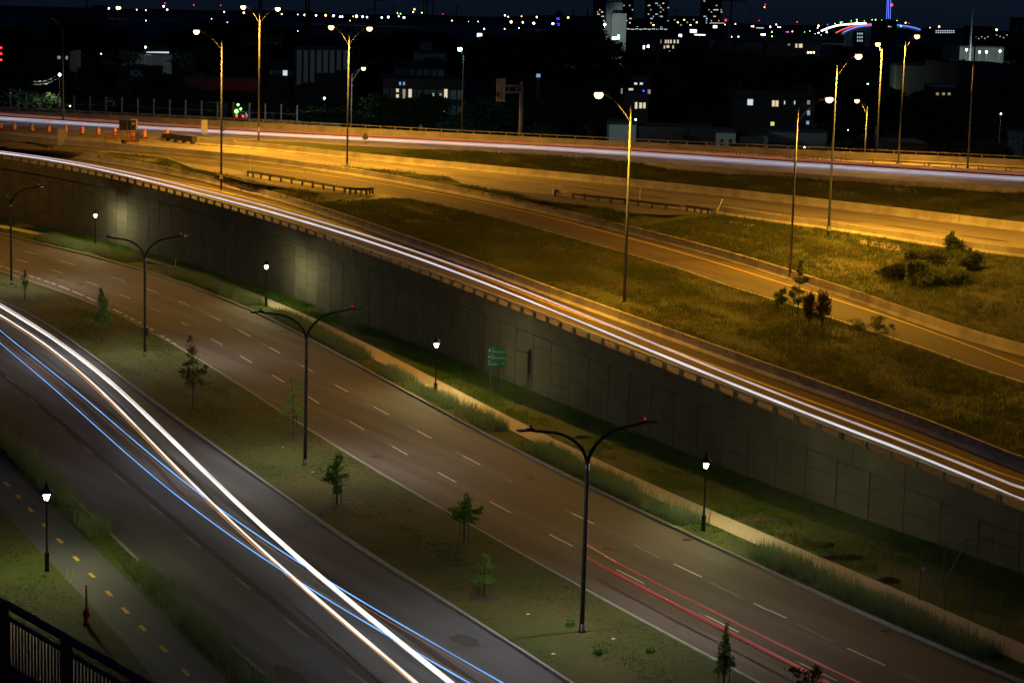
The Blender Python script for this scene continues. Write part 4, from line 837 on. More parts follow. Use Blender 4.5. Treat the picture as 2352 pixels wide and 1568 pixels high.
for x, y, lb in ((1308, 1437, 'bright weed tuft left of the nearest lamp base'), (1373, 1500, 'low weed clump below the nearest lamp base'), (1493, 1497, 'leafy weed right of the nearest lamp base')):
    b = G(x, y, .15); t = MB(); o = leafcloud([(b[0], b[1], .25, .22, .22, .2)], 160, .09, 'leaf2', 'weed', None); tag(o, lb, 'weed', 'weeds in the median lawn')
# ------------------------------------------------------------------ grasses
def scatter(name, fa, fb, t0, t1, dens, m, h, w, nb, spread, lean, label, dza=0., dzb=0., u0=0.05, u1=.95, patch=.5, pred=None, cat='grass'):
    la = np.linalg.norm(fa(t1)[:2]-fa(t0)[:2]); wd = np.mean([np.linalg.norm(fa(t)[:2]-fb(t)[:2]) for t in np.linspace(t0, t1, 6)])
    n = int(la*wd*dens); ts = RNG.uniform(t0, t1, n); us = RNG.uniform(u0, u1, n)
    grid = np.linspace(t0, t1, 200); A = np.array([fa(t) for t in grid]); B = np.array([fb(t) for t in grid])
    P = np.stack([np.interp(ts, grid, A[:, k])*(1-us)+np.interp(ts, grid, B[:, k])*us for k in range(3)], 1); P[:, 2] += dza*(1-us)+dzb*us
    ph = np.sin(P[:, 0]*.9+P[:, 1]*.23)+np.sin(P[:, 0]*.31-P[:, 1]*.57+1.3)+np.sin(P[:, 0]*2.1+P[:, 1]*1.3)*.6
    keep = RNG.random(n) < np.clip(.55+patch*ph, .08, 1); P = P[keep]
    if pred is not None: P = P[[pred(p) for p in P]]
    # only where the photograph looks
    V, Fc = blades(P, h[0], h[1], w, nb, spread, lean)
    o = npmesh(name, V, Fc, m); tag(o, label, cat, None, 'stuff'); return o
k1, kk = c['K1'].at_px, c['K4'].at_px
orn = [(60, 275), (345, 560), (600, 806), (858, 1112), (1195, 1552), (1688, 2238)]
wd_ = ['farthest left', 'second from the left', 'third from the left', 'beside the middle lantern post', 'behind the nearest double-armed lamp', 'longest, at the lower right']
for (a, b_), w_ in zip(orn, wd_):
    scatter('ornamental_grass', c['K1'], c['S1'], k1(a), k1(b_), 34, 'blade_orn', (.45, .95), .035, 7, .3, .45, f'bed of tall bluish ornamental grass between kerb and sidewalk, {w_}', dza=.14, dzb=.14, u0=.22, u1=.95, patch=.25)
scatter('ornamental_grass', c['PR'], c['K4'], kk(-60), kk(258), 34, 'blade_orn', (.4, .95), .035, 7, .3, .45, 'bed of tall ornamental grass between bike path and road, behind the left lantern post', dza=.08, dzb=.12, u0=.3, u1=.95, patch=.25)
scatter('ornamental_grass', c['PR'], c['K4'], kk(335), kk(660), 34, 'blade_orn', (.35, .85), .035, 7, .3, .45, 'bed of tall ornamental grass between bike path and road at the bottom left', dza=.08, dzb=.12, u0=.25, u1=.9, patch=.25)
scatter('grass', c['PR'], c['K4'], kk(250), kk(345), 60, 'blade_verge', (.05, .14), .02, 5, .12, .5, 'short green grass strip between two ornamental beds by the bike path', dza=.08, dzb=.12)
scatter('grass', c['K3'], c['K2'], -2, 200, 30, 'blade_lawn', (.03, .10), .022, 5, .14, .6, 'short dry patchy grass of the median', dza=.14, dzb=.14, u0=.04, u1=.96, patch=.4)
scatter('grass', far_left, c['PL'], 60, 190, 4, 'blade_lawn', (.04, .12), .025, 5, .2, .6, 'short lawn left of the bike path', dza=.06, dzb=.06, u0=.75, u1=.99, patch=.4)
scatter('grass', c['K1'], c['S1'], 0, 200, 40, 'blade_verge', (.05, .16), .022, 5, .12, .5, 'short green grass between the kerb and the sidewalk', dza=.14, dzb=.14, u0=.1, u1=.97)
scatter('grass', c['S2'], c['WB'], 0, 200, 26, 'blade_verge', (.10, .32), .028, 6, .2, .5, 'green grass bank at the foot of the retaining wall', dza=.14, dzb=.34, u0=.02, u1=.99, patch=.4)
for lo, hi, nm in ((c['B1'], c['N2'], 'first'), ):
    scatter('grass', lo, hi, c['GN2'].at_px(850), 190, 20, 'blade_wild', (.10, .38), .045, 7, .35, .6, 'rough tall grass on the slope between the lower and middle ramps', dza=.6, dzb=.06, u0=.02, u1=.97, patch=.12)
scatter('grass', c['B1'], c['GN2'], g1, c['GN2'].at_px(858), 9, 'blade_wild', (.15, .5), .045, 7, .35, .5, 'rough grass on the narrow wedge left of the guardrail', dza=.55, dzb=.12, u0=.1, u1=.95)
scatter('grass', c['B2'], c['GN3'], s3a, c['GN3'].at_px(1651), 8, 'blade_wild', (.15, .45), .045, 7, .35, .5, 'rough grass on the thin wedge between middle ramp and upper road', dza=.6, dzb=.12, u0=.1, u1=.95)
scatter('grass', c['B2'], c['N3'], c['GN3'].at_px(1640), 160, 12, 'blade_wild', (.12, .42), .045, 7, .35, .5, 'rough grass on the slope between middle ramp and upper road', dza=.62, dzb=.06, u0=.02, u1=.97, patch=.12)
scatter('grass', c['B3'], HFf, sb3+25, 100, 12, 'blade_wild', (.15, .5), .06, 7, .4, .5, 'dark rough grass covering the motorway embankment', dza=.65, dzb=.05, u0=.05, u1=.98, patch=.3)
# ------------------------------------------------------------------ guardrails
def guardrail(bases, zk, label, nose=None):
    P = [G(x, y, ip(ZT[zk], x)) for x, y in bases]; t = thing('guardrail', label, 'guardrail', P[0], 'guardrails between the ramps')
    MB().sweep([p+np.array([0, 0, .42]) for p in P], [(-.04, 0), (-.09, .05), (-.04, .12), (-.09, .19), (-.04, .26), (-.02, .26), (-.02, 0)]).build('rail_beam', 'dsteel', t)
    MB().sweep([p+np.array([0, 0, .42]) for p in P], [(.16, 0), (.21, .05), (.16, .12), (.21, .19), (.16, .26), (.14, .26), (.14, 0)]).build('rail_beam', 'dsteel', t)
    for p, q in zip(P, P[1:]+[P[-1]+P[-1]-P[-2]]):
        an = math.atan2(q[1]-p[1], q[0]-p[0]); s_ = MB().box((p[0], p[1], p[2]+.33), (.2, .16, .78), an); pp = s_.build('post', 'steel', t)
        pp['_w'] = t['_w']; MB().box((p[0]+.06*math.cos(an+1.57), p[1]+.06*math.sin(an+1.57), p[2]+.55), (.16, .1, .24), an).build('spacer', 'dsteel', pp)
    MB().box(P[0]+np.array([-.25, .1, .45]), (.12, .5, .62), -1.0).build('end_plate', 'refl', t)
guardrail(T(2,1,[(-75,335),(-30,343),(45,352),(128,367),(228,383),(326,400),(424,416),(521,437),(619,452),(716,469),(816,486),(865,492),(915,497),(966,498),(1015,500),(1045,497),(1072,492)]), '2', 'wooden-looking guardrail between the narrow grass wedge and the middle ramp')
guardrail(T(2,2,[(400,515),(435,518),(562,543),(666,557),(790,572),(909,583),(1035,597),(1160,612),(1288,628),(1413,642),(1545,655),(1607,658),(1680,668),(1740,677),(1800,685),(1835,690),(1862,692)]), '3', 'grey guardrail on the gravel strip ending at the low barrier of the upper road')
def stake(b0, top, z, label):
    b = G(*b0, z); e = at(top[0], top[1], b[1]); t = MB().tube([b-(0, 0, .2), e], .035, 6).build('marker_pole', 'refl'); tag(t, label, 'marker pole', 'thin pale snow marker poles')
for b0, tp, z, lb in ((T(2,0,[(2302,335)])[0], T(2,0,[(2299,170)])[0], 7.9, 'thin pale marker pole at the left end of the first guardrail'),
    (T(2,1,[(441,362)])[0], T(2,1,[(441,250)])[0], 7.7, 'thin dark marker pole in the middle of the middle ramp guardrail'),
    (T(2,1,[(1084,470)])[0], T(2,1,[(1088,355)])[0], 7.2, 'thin pole at the right end of the first guardrail'),
    (T(2,2,[(438,500)])[0], T(2,2,[(441,355)])[0], 8.5, 'pale pole at the left end of the grey guardrail'),
    (T(2,2,[(1172,560)])[0], T(2,2,[(1178,437)])[0], 8.4, 'pale pole halfway along the grey guardrail'),
    (T(2,2,[(1888,632)])[0], T(2,2,[(1935,540)])[0], 8.9, 'leaning pale pole where the low barrier begins')):
    stake(b0, tp, z, lb)
# ------------------------------------------------------------------ crash cushions
def cushion(nose, end, z, label):
    a, b = G(*nose, z), G(*end, z); d = b-a; Ln = np.linalg.norm(d); d /= Ln; an = math.atan2(d[1], d[0]); n_ = np.array([-d[1], d[0], 0])
    t = thing('crash_cushion', label, 'crash cushion', a, 'steel crash cushions at the barrier ends')
    for sg in (-1, 1):
        m = MB()
        for k in range(4):
            m.box((a+b)/2+n_*sg*.36+(0, 0, .30+.17*k), (Ln*.92, .06, .10), an); m.box((a+b)/2+n_*sg*.32+(0, 0, .38+.17*k), (Ln*.92, .04, .06), an)
        m.build('side_panel', 'dsteel', t)
    for k in range(7): MB().box(a+d*Ln*(k+.5)/7+(0, 0, .55), (.12, .74, .6), an).build('diaphragm', 'dsteel', t)
    for k in range(4): MB().box(a+d*Ln*(k+.6)/4+(0, 0, .12), (.35, .5, .26), an).build('foot', 'rubber', t)
    MB().lathe(a+(0, 0, .2), [(.40, 0), (.44, .1), (.44, .62), (.40, .72)], 14).build('nose', 'yellow', t, True)
cushion((375, 321), (450, 331), 8.8, 'crash cushion with a yellow nose beside the last orange drum')
cushion((52, 339), (119, 353), 7.6, 'crash cushion with a yellow nose at the left edge in front of the blank sign')
# ------------------------------------------------------------------ sign backs
def sign(base, z, kind, w, h, zc, label, m='board', an=0, posts=1):
    b = G(*base, z); t = thing('road_sign', label, 'road sign', b, 'road signs seen from behind')
    for k in range(posts):
        dx = 0 if posts == 1 else (k-.5)*w*.55
        MB().box(b+(dx, 0, (zc+h/2)/2-.1), (.06, .06, zc+h/2), 0).build('post', 'steel', t)
    if kind == 'rect': MB().box(b+(0, -.06, zc), (w, .03, h), an).build('panel', m, t)
    else:
        q = MB(); y0, y1 = b[1]-.08, b[1]-.05
        for y in (y0, y1): q.v += [(b[0]+dx, y, b[2]+zc+dz) for dx, dz in ((0, -h/2), (w/2, 0), (0, h/2), (-w/2, 0))]
        q.f = [(0, 1, 2, 3), (7, 6, 5, 4)]+[(k, k+4, (k+1) % 4+4, (k+1) % 4) for k in range(4)]; q.build('panel', m, t)
sign((143, 341), 7.9, 'rect', 1.2, 2.2, 1.5, 'blank pale rectangular sign back at the left end of the ramp barrier', posts=2)
sign((470, 317), 8.9, 'rect', .85, 2.0, 1.5, 'blank rectangular sign back beside the first tall lamp', posts=2)
sign((318, 331), 8.8, 'dia', 1.05, 1.35, 1.0, 'grey diamond sign back next to the message board trailer', 'steel')
sign((511, 317), 8.9, 'dia', .95, 1.3, 1.3, 'grey diamond sign back just right of the first tall lamp', 'steel')
sign((839, 336), 9.2, 'dia', .9, 1.35, 1.2, 'brown diamond sign back on the grass right of the double-armed highway lamp', 'dsteel')
sign((966, 317), 9.4, 'dia', .7, 1.2, 1.4, 'faint diamond sign back in front of the motorway parapet', 'steel')
# ------------------------------------------------------------------ orange drums
def drum(loc, label):
    t = thing('construction_drum', label, 'traffic drum', loc, 'orange drums along the closed lane')
    prof = [(.32, .06), (.30, .08), (.295, .28), (.285, .30), (.28, .52), (.27, .54), (.265, .76), (.255, .78), (.245, 1.04), (.16, 1.08), (.14, 1.15), (.05, 1.17)]
    MB().lathe(loc, prof, 14).build('body', 'orange', t, True)
    for z, r in ((.36, .289), (.60, .277), (.84, .262)): MB().lathe(loc+(0, 0, z), [(r, 0), (r-.003, .08)], 14).build('reflective_band', 'refl', t, True)
    MB().lathe(loc, [(.42, 0), (.42, .06), (.3, .09)], 12).build('base', 'rubber', t)
    return t
DW = ['at the very left edge', 'second from the left edge', 'third from the left', 'fourth from the left, left of the blank sign', 'directly behind the blank sign', 'first right of the blank sign', 'midway between the blank sign and the message board', 'just left of the message board', 'behind the message board trailer', 'right of the diamond sign', 'behind the crash cushion nose']
D0 = None
for (x, y), w_ in zip([(2, 297.5), (33, 299.5), (73.5, 302), (112, 304.5), (151, 306), (189, 308.5), (226, 311), (264, 312.5), (305, 314.5), (332, 317), (384, 315.6)], DW):
    p = G(x, y, 9.0); lb = 'orange drum with white bands '+w_
    D0 = drum(p, lb) if D0 is None else (copy_thing(D0, p, lb), D0)[1]
# ------------------------------------------------------------------ message board trailer and barricades
def text_mesh(txt, size, M4, m, parent, name='lettering'):
    cu = bpy.data.curves.new('t', 'FONT'); cu.body = txt; cu.size = size; cu.extrude = .004; cu.offset = size*.012
    ob = bpy.data.objects.new('t', cu); COL.objects.link(ob); dg = bpy.context.evaluated_depsgraph_get(); dg.update()
    me = bpy.data.meshes.new_from_object(ob.evaluated_get(dg)); bpy.data.objects.remove(ob)
    me.transform(M4); me.transform(Matrix.Translation(-Vector(parent['_w']))); me.materials.clear(); me.materials.append(M[m])
    o = bpy.data.objects.new(name, me); COL.objects.link(o); o.parent = parent; return o
b = G(290, 330, 8.8); t = thing('message_board_trailer', 'dark portable message board on an orange trailer with two-digit number on its back', 'message board', b)
MB().box(b+(.15, 0, 2.45), (2.15, .22, 1.35), .10).build('board', 'black', t)
for dx in (-.45, .15, .75): MB().box(b+(dx, -.14, 2.45), (.07, .06, 1.3), .10).build('rib', 'rust', t)
MB().box(b+(.2, -.05, 1.15), (.12, .12, 1.7)).build('mast', 'rust', t); MB().box(b+(.5, .1, 1.1), (.07, .07, 1.4)).build('mast', 'rust', t)
MB().box(b+(.75, .1, .42), (1.5, .9, .38), .1).add([b+(1.5, -.35, .6), b+(1.9, -.35, .2), b+(1.9, .5, .2), b+(1.5, .5, .6)], [(0, 1, 2, 3)]).build('trailer_body', 'dull_orange', t)
w = MB(); 
for dx in (-.35,): w.tube([b+(dx, -.45, .28), b+(dx, -.2, .28)], .28, 14)
w.build('wheel', 'rubber', t); MB().tube([b+(-.1, -.42, .28), b+(-.1, -.2, .28)], .30, 14).build('fender', 'rust', t)
MB().box(b+(-.1, 0, .3), (1.0, .1, .1), .1).build('drawbar', 'rust', t)
text_mesh('18', .42, Matrix.Translation(Vector(b+(.72, -.22, 2.55))) @ Matrix.Rotation(.10, 4, 'Z') @ Matrix.Rotation(math.pi/2, 4, 'X'), 'refl', t)
b = G(309, 330, 8.8)+(-.2, .9, 0); t = thing('construction_sign', 'pale yellow rectangular sign panel behind the message board', 'road sign', b)
MB().box(b+(0, 0, 2.5), (.9, .03, 1.4), .1).build('panel', 'board', t)
for dx in (-.15, .2): MB().box(b+(dx, -.05, 1.5), (.05, .05, 3.2)).build('post', 'rust', t)
def barricade(base, lb):
    b = G(*base, 8.8); t = thing('barricade', lb, 'barricade', b, 'orange barricades by the message board')
    for z in (.35, 1.2): MB().box(b+(0, 0, z), (2.0, .05, .2), .35).build('rail', 'dull_orange', t)
    for dx in (-.75, .75):
        d = np.array([dx*math.cos(.35), dx*math.sin(.35), 0]); MB().tube([b+d+(0, -.3, 0), b+d+(0, 0, 1.3), b+d+(0, .3, 0)], .03, 6).build('leg', 'rust', t)
barricade((255, 325), 'orange barricade left of the message board trailer')
barricade((294, 323), 'orange barricade behind the message board trailer')
# ------------------------------------------------------------------ sign gantry beyond the motorway
b = G(1194.6, 329.5, 9.5); t = thing('sign_gantry', 'grey cantilever gantry post with a narrow upright sign at its left end', 'sign gantry', b)
MB().tube([b, b+(0, 0, 8.5)], [.31, .27], 14).build('post', 'gantry', t, True)
MB().lathe(b, [(.6, 0), (.6, .08), (.42, .12), (.40, .3), (.32, .35)], 14).build('base_plate', 'steel', t)
for z in (7.05, 7.95): MB().tube([b+(.1, 0, z), b+(-2.75, -1.2, z)], .17, 10).build('arm', 'gantry', t, True)
for u in (.25, .62): MB().box(b+(-2.75*u, -1.2*u, 7.5), (.14, .14, .8)).build('strut', 'gantry', t)
pb = MB()
for k in range(3): pb.box(b+(-3.3+.42*k, -1.45, 7.35), (.40, .07, 3.2), .1)
pn = pb.build('sign_panel', 'gantry', t); pn['_w'] = t['_w']
for dx in (-.33, .18): MB().box(b+(-2.95+dx, -1.52, 7.35), (.06, .06, 3.15)).build('stiffener', 'steel', pn)
MB().lathe(b+(-3.3, -1.7, 6.4), [(.1, 0), (.2, .1), (.22, .5), (.1, .65)], 10).build('camera_housing', 'black', t)
# ------------------------------------------------------------------ graffiti wall and screen posts
wl = lambda x, z: at(x, 0, 1) if False else None
def fpt(x, z):
    D = 347-17*(x/683.); d = ray(x, 250); p = d*(D/d[1]); return np.array([p[0], D, z])
t = thing('graffiti_wall', 'graffiti-covered wall topped by a row of tall steel posts behind the motorway', 'wall', fpt(300, 0))
A_ = [fpt(x, 0) for x in np.linspace(-120, 690, 28)]; m = MB(); m.sweep(A_, [(0, 0), (.3, 0), (.3, 10.05), (0, 10.05)]); m.build('wall_slab', 'gwall', t)
m = MB(); m.sweep([fpt(x, 10.95) for x in np.linspace(-120, 685, 28)], [(0, 0), (.08, 0), (.08, .1), (0, .1)]); m.build('rail', 'steel', t)
for i in range(-3, 19):
    p = fpt(24+36.6*i, 0); MB().box((p[0], p[1]-.1, 11.0), (.22, .2, 2.9)).build('post', 'steel', t)
for i in range(26):
    x0 = RNG.uniform(-20, 650); m = MB(); n_ = 26; ww = RNG.uniform(10, 26); f1, f2, p1 = RNG.integers(2, 5), RNG.integers(3, 8), RNG.uniform(0, 6)
    pts = [fpt(x0+ww*u+3*math.sin(f2*6.28*u+p1), 9.35+.32*math.sin(f1*6.28*u)*(.6+.4*math.cos(9*u))+.12*math.sin(f2*6*u)) for u in np.linspace(0, 1, n_)]
    m.tube([p-(0, .03, 0) for p in pts], RNG.uniform(.025, .06), 5); m.build('graffiti', 'graf', t)
# ------------------------------------------------------------------ street sign by the wall
b = G(1139, 900, .25); t = thing('street_name_sign', 'green three-panel street direction sign on two thin posts before the wall', 'road sign', b)
D = b[1]; pl = at(1119.2, 840.3, D); pr2 = at(1161, 839, D); tl = at(1120, 797.5, D); Wd = pr2[0]-pl[0]; Hd = tl[2]-pl[2]
for x in (1126, 1152.3): q = at(x, 900, D); MB().tube([(q[0], D+.04, 0), (q[0], D+.04, tl[2]-.1)], .03, 7).build('post', 'steel', t)
for k in range(3):
    MB().box(((pl[0]+pr2[0])/2, D, pl[2]+Hd*(k+.5)/3), (Wd, .03, Hd/3-.03)).build('panel', 'green', t)
X0 = pl[0]
def stx(s_, sz, x, z): text_mesh(s_, sz, Matrix.Translation((X0+x, D-.022, z)) @ Matrix.Rotation(math.pi/2, 4, 'X') @ Matrix.Diagonal((.86, 1, 1, 1)), 'signtxt', t)
r3_ = Hd/3
for k, (a_, s_) in enumerate((('', 'SAINT-RÉMI'), ('', 'SAINT-JACQUES O'), ('', 'SAINT-JACQUES E'))):
    z0 = pl[2]+r3_*k; xo = .06 if k == 0 else .30
    stx('Rue', .13, xo, z0+r3_*.66); stx(s_, .145, xo, z0+r3_*.22)
def arrow(cx_, cz_, dr):
    m = MB(); s_ = .085; P = [(-.3, -1.2), (.3, -1.2), (.3, .1), (.8, .1), (0, 1.2), (-.8, .1), (-.3, .1)]; cs, sn = {'u': (1, 0), 'l': (0, 1), 'r': (0, -1)}[dr]
    q = [(u*cs - v*sn, u*sn + v*cs) for u, v in P]; m.add([(cx_+u*s_, D-.021, cz_+v*s_) for u, v in q]+[(cx_+u*s_, D-.016, cz_+v*s_) for u, v in q], [(0, 1, 2, 6), (3, 4, 5), (6, 2, 3, 5)][0:1]+[(6, 2, 3, 4, 5)]+[(k, (k+1) % 7, (k+1) % 7+7, k+7) for k in range(7)]); m.build('arrow', 'signtxt', t)
arrow(X0+.14, pl[2]+r3_*2.5, 'u'); arrow(X0+.14, pl[2]+r3_*1.5, 'l'); arrow(X0+Wd-.16, pl[2]+r3_*.5, 'r')
# ------------------------------------------------------------------ hydrants with marker posts
def hydrant(base, top, lb, z=.1):
    b = G(*base, z); t = thing('fire_hydrant', lb, 'fire hydrant', b, 'red hydrants with yellow marker posts'); e = at(top[0], top[1], b[1])
    MB().lathe(b, [(.17, 0), (.17, .05), (.12, .07), (.12, .50), (.15, .52), (.15, .56), (.12, .6), (.08, .69), (.035, .72)], 12).build('body', 'red', t, True)
    m = MB()
    for a in (0, math.pi*.5, math.pi): m.tube([b+(0, 0, .42), b+(.19*math.cos(a-.3), -.19*abs(math.sin(a))-.02, .42)], .055, 8)
    m.build('outlet', 'red', t, True); MB().lathe(b+(0, 0, .58), [(.125, 0), (.085, .10), (.03, .16)], 12).build('cap', 'green', t)
    MB().box((b[0], b[1]+.05, (b[2]+.5+e[2])/2), (.09, .04, e[2]-b[2]-.5)).build('marker_post', 'yellow', t)
hydrant(T(4,0,[(702,1085)])[0], T(4,0,[(711,772)])[0], 'red hydrant with a tall yellow marker post on the lawn beside the bike path')
hydrant((403, 629), (406.5, 596), 'small hydrant with a yellow marker post beside the sidewalk near the wall', .15)
# ------------------------------------------------------------------ manholes and drains
def manhole(x, y, rpx, lb, m='rust', grate=False):
    p = G(x, y, .006); r = rpx*p[1]/F; q = MB(); n_ = 24
    q.lathe(p, [(r*.98, 0), (r, .006), (r*.86, .008)], n_); t = thing('manhole_cover', lb, 'manhole cover', p, 'iron covers in the road')
    q.build('ring', m, t); s_ = MB()
    for k in range(-3, 4):
        hw_ = math.sqrt(max(.01, (.8*r)**2-(k*.24*r)**2)); s_.box(p+(0, k*.24*r, .012), (2*hw_, .05*r*2, .008))
    s_.build('ribs', 'tar' if grate else 'rust', t)
manhole(*T(4,2,[(773,467)])[0], 18, 'large rusty manhole cover right of the nearest double-armed lamp')
manhole(*T(3,1,[(141,603)])[0], 12.5, 'rusty manhole cover left of the airy sapling')
manhole(*T(3,0,[(1918,653)])[0], 9.5, 'rusty manhole cover against the median kerb')
manhole(*T(3,2,[(155,1467)])[0], 15, 'rusty manhole cover left of the nearest lamp, mid lane')
manhole(*T(3,0,[(1275,266)])[0], 6.5, 'small rusty plate among the short kerbside dashes')
manhole(*T(4,2,[(1428,402)])[0], 14, 'dark grate drain near the kerb below the nearest lantern', 'tar', True)
manhole(*T(4,3,[(955,1145)])[0], 17, 'slotted drain cover by the kerb at the lower right', 'rust', True)
manhole(*T(3,0,[(188,1162)])[0], 8, 'dull manhole cover on the left carriageway near the left edge', 'dsteel')
manhole(*T(2,0,[(553,1267)])[0], 9, 'dark cover on the far stretch of the right carriageway', 'tar')
manhole(*T(2,0,[(737,1327)])[0], 9, 'dark cover beside the short dashes on the right carriageway', 'tar')
# ------------------------------------------------------------------ chain-link fences
def chain(posts, braces, lb, ext=None, mesh=True):
    bs = [(G(x, y, .25), at(tx, ty, G(x, y, .25)[1])) for x, y, tx, ty in posts]; t = thing('chain_link_fence', lb, 'fence', bs[0][0], 'chain-link fences at the lower right')
    for b_, e in bs: MB().tube([b_-(0, 0, .3), (b_[0], b_[1], e[2])], .038, 8).build('post', 'steel', t)
    for a0, a1, b0, b1 in braces: p = at(a0, a1, bs[0][0][1]) if not isinstance(a0, tuple) else a0; 
    ln = [np.array([b_[0], b_[1], e[2]-.12]) for b_, e in bs]
    MB().tube(ln, .012, 5).build('top_wire', 'dsteel', t)
    m = MB()
    for (b0, e0), (b1, e1) in zip(bs[:-1], bs[1:]):
        d = b1-b0; Ln = np.linalg.norm(d[:2]); n_ = int(Ln/.16); hh = min(e0[2]-b0[2], e1[2]-b1[2])-.15
        for k in range(-int(hh/.16), n_+1):
            for s_ in (1, -1):
                u0, u1 = k*.16, k*.16+hh; z0, z1 = 0, hh
                if u0 < 0: z0 = -u0; u0 = 0
                if u1 > Ln: z1 = hh-(u1-Ln); u1 = Ln
                if u1 <= u0: continue
                a_, q = (z0, z1) if s_ > 0 else (hh-z0, hh-z1)
                m.tube([b0+d*u0/Ln+(0, 0, a_+.04), b0+d*u1/Ln+(0, 0, q+.04)], .004, 3, False)
    m.build('wire_mesh', 'dsteel', t)
    return t, bs
V4 = lambda *p: [T(4, 3, [(a, b_)])[0]+T(4, 3, [(c_, d_)])[0] for a, b_, c_, d_ in p]
f1, bs = chain(V4((1228, 875, 1245, 562), (1436, 960, 1450, 680), (1648, 1035, 1662, 765), (1886, 1155, 1900, 850), (2140, 1275, 2155, 955)), [], 'chain-link fence along the sidewalk at the lower right, small white tag on its first post')
MB().tube([bs[0][0]+(0, 0, 1.75), bs[1][0]+(0, 0, .15)], .028, 7).build('brace', 'steel', f1)
q = bs[0][1]; MB().box((q[0]+.14, q[1]-.05, q[2]-.45), (.16, .015, .18)).build('tag_plate', 'refl', f1)
f2, bs = chain(V4((1422, 770, 1432, 487), (1606, 668, 1618, 378), (1808, 660, 1818, 380)), [], 'chain-link fence running from the grass bank up to the wall')
MB().tube([bs[1][0]+(0, 0, 1.7), G(*T(4, 3, [(1440, 735)])[0], 1.2)], .028, 7).build('brace', 'steel', f2)
# ------------------------------------------------------------------ terrace with railing, bottom left
A0 = G(0, 1374, 14.0); B0 = G(344, 1569, 14.0); dd = (B0-A0)/np.linalg.norm(B0-A0); nn_ = np.array([dd[1], -dd[0], 0])   # towards the camera side
an = math.atan2(dd[1], dd[0])
t = thing('terrace_building', 'dark brick corner of a building under the railing at the bottom left', 'building', A0-(0, 0, 14))
m = MB(); P0, P1 = A0-dd*12, A0+dd*18; inn = nn_*9
ring = [P0, P1, P1+inn, P0+inn]
m.add([(p[0], p[1], z) for z in (-.1, 12.24) for p in ring], [(0, 3, 2, 1), (4, 5, 6, 7), (0, 1, 5, 4), (1, 2, 6, 5), (2, 3, 7, 6), (3, 0, 4, 7)]); m.build('wall', 'brick', t)
m = MB(); m.add([(p[0], p[1], z) for z in (12.25, 12.38) for p in [P0-nn_*.12, P1-nn_*.12, P1+inn, P0+inn]], [(0, 3, 2, 1), (4, 5, 6, 7), (0, 1, 5, 4), (1, 2, 6, 5), (2, 3, 7, 6), (3, 0, 4, 7)]); m.build('terrace_slab', 'brown', t)
t = thing('terrace_railing', 'brown wooden terrace railing with balusters, bottom left corner', 'railing', A0-(0, 0, 1.1))
m = MB(); m.box((A0+B0)/2+(0, 0, -.05), (22, .17, .10), an); m.build('top_rail', 'brown', t)
m = MB(); m.box((A0+B0)/2+(0, 0, -.36), (22, .08, .07), an); m.build('lower_rail', 'brown', t)
m = MB(); m.box((A0+B0)/2+(0, 0, -1.52), (22, .08, .07), an); m.build('bottom_rail', 'brown', t)
p0 = G(6, 1378, 14.0); p1 = G(*T(4, 0, [(515, 1190)])[0], 14.0); sp_ = np.linalg.norm(p1-p0)
for k in range(-2, 5):
    MB().box(p0+dd*sp_*k+(0, 0, -.82), (.2, .2, 1.55), an).build('post', 'brown', t)
for k in range(-14, 46):
    MB().box(A0+dd*.175*k+(0, 0, -.94), (.036, .03, 1.10), an).build('baluster', 'brown', t)
# ------------------------------------------------------------------ the city
def building(xl, xr, yt, D, label, m='grey', wins=(), grid=None, depth=14, roofm='roof', cat='building', z0=None, yb=None, name='building', group=None, dark=None, rot=0):
    a, b = at(xl, yt, D), at(xr, yt+.027*(xr-xl), D); zt = (a[2]+b[2])/2; cx_ = (a[0]+b[0])/2
    z0 = gz(D) if z0 is None else z0
    if yb is not None: z0 = at((xl+xr)/2, yb, D)[2]
    t = thing(name, label, cat, (cx_, D, z0), group); Wd = b[0]-a[0]
    MB().box((cx_, D+depth/2, (zt+z0)/2), (Wd, depth, zt-z0)).build('wall', m, t)
    MB().box((cx_, D+depth/2, zt+.25), (Wd+.3, depth+.3, .5)).build('roof', roofm, t)
    if grid:                              # rows and columns of unlit windows
        nx, nz, ww, wh = grid; g_ = MB(); k = 0
        for i in range(nx):
            for j in range(nz):
                if k >= 60: break
                x = a[0]+Wd*(i+.5)/nx; z = zt-1.4-(j+.3)*3.1
                if z < 1: continue
                g_ = MB().box((x, D-.02, z), (ww, .10, wh)); g_.build('window', 'glass', t); k += 1
    for w_ in wins:
        x0, y0, x1, y1, mm = w_; p, q = at(x0, y0, D), at(x1, y1, D)
        f_ = MB().box(((p[0]+q[0])/2, D-.10, (p[2]+q[2])/2), (abs(q[0]-p[0]), .06, abs(p[2]-q[2]))).build('window', mm, t); f_['_w'] = t['_w']
        if abs(q[0]-p[0]) > 1.2:
            MB().box(((p[0]+q[0])/2, D-.15, (p[2]+q[2])/2), (.12, .04, abs(p[2]-q[2]))).build('mullion', 'dsteel', f_)
    return t
gw = lambda xs, y0, y1, w, m: [(x-w/2, y0+.027*0, x+w/2, y1, m) for x in xs]
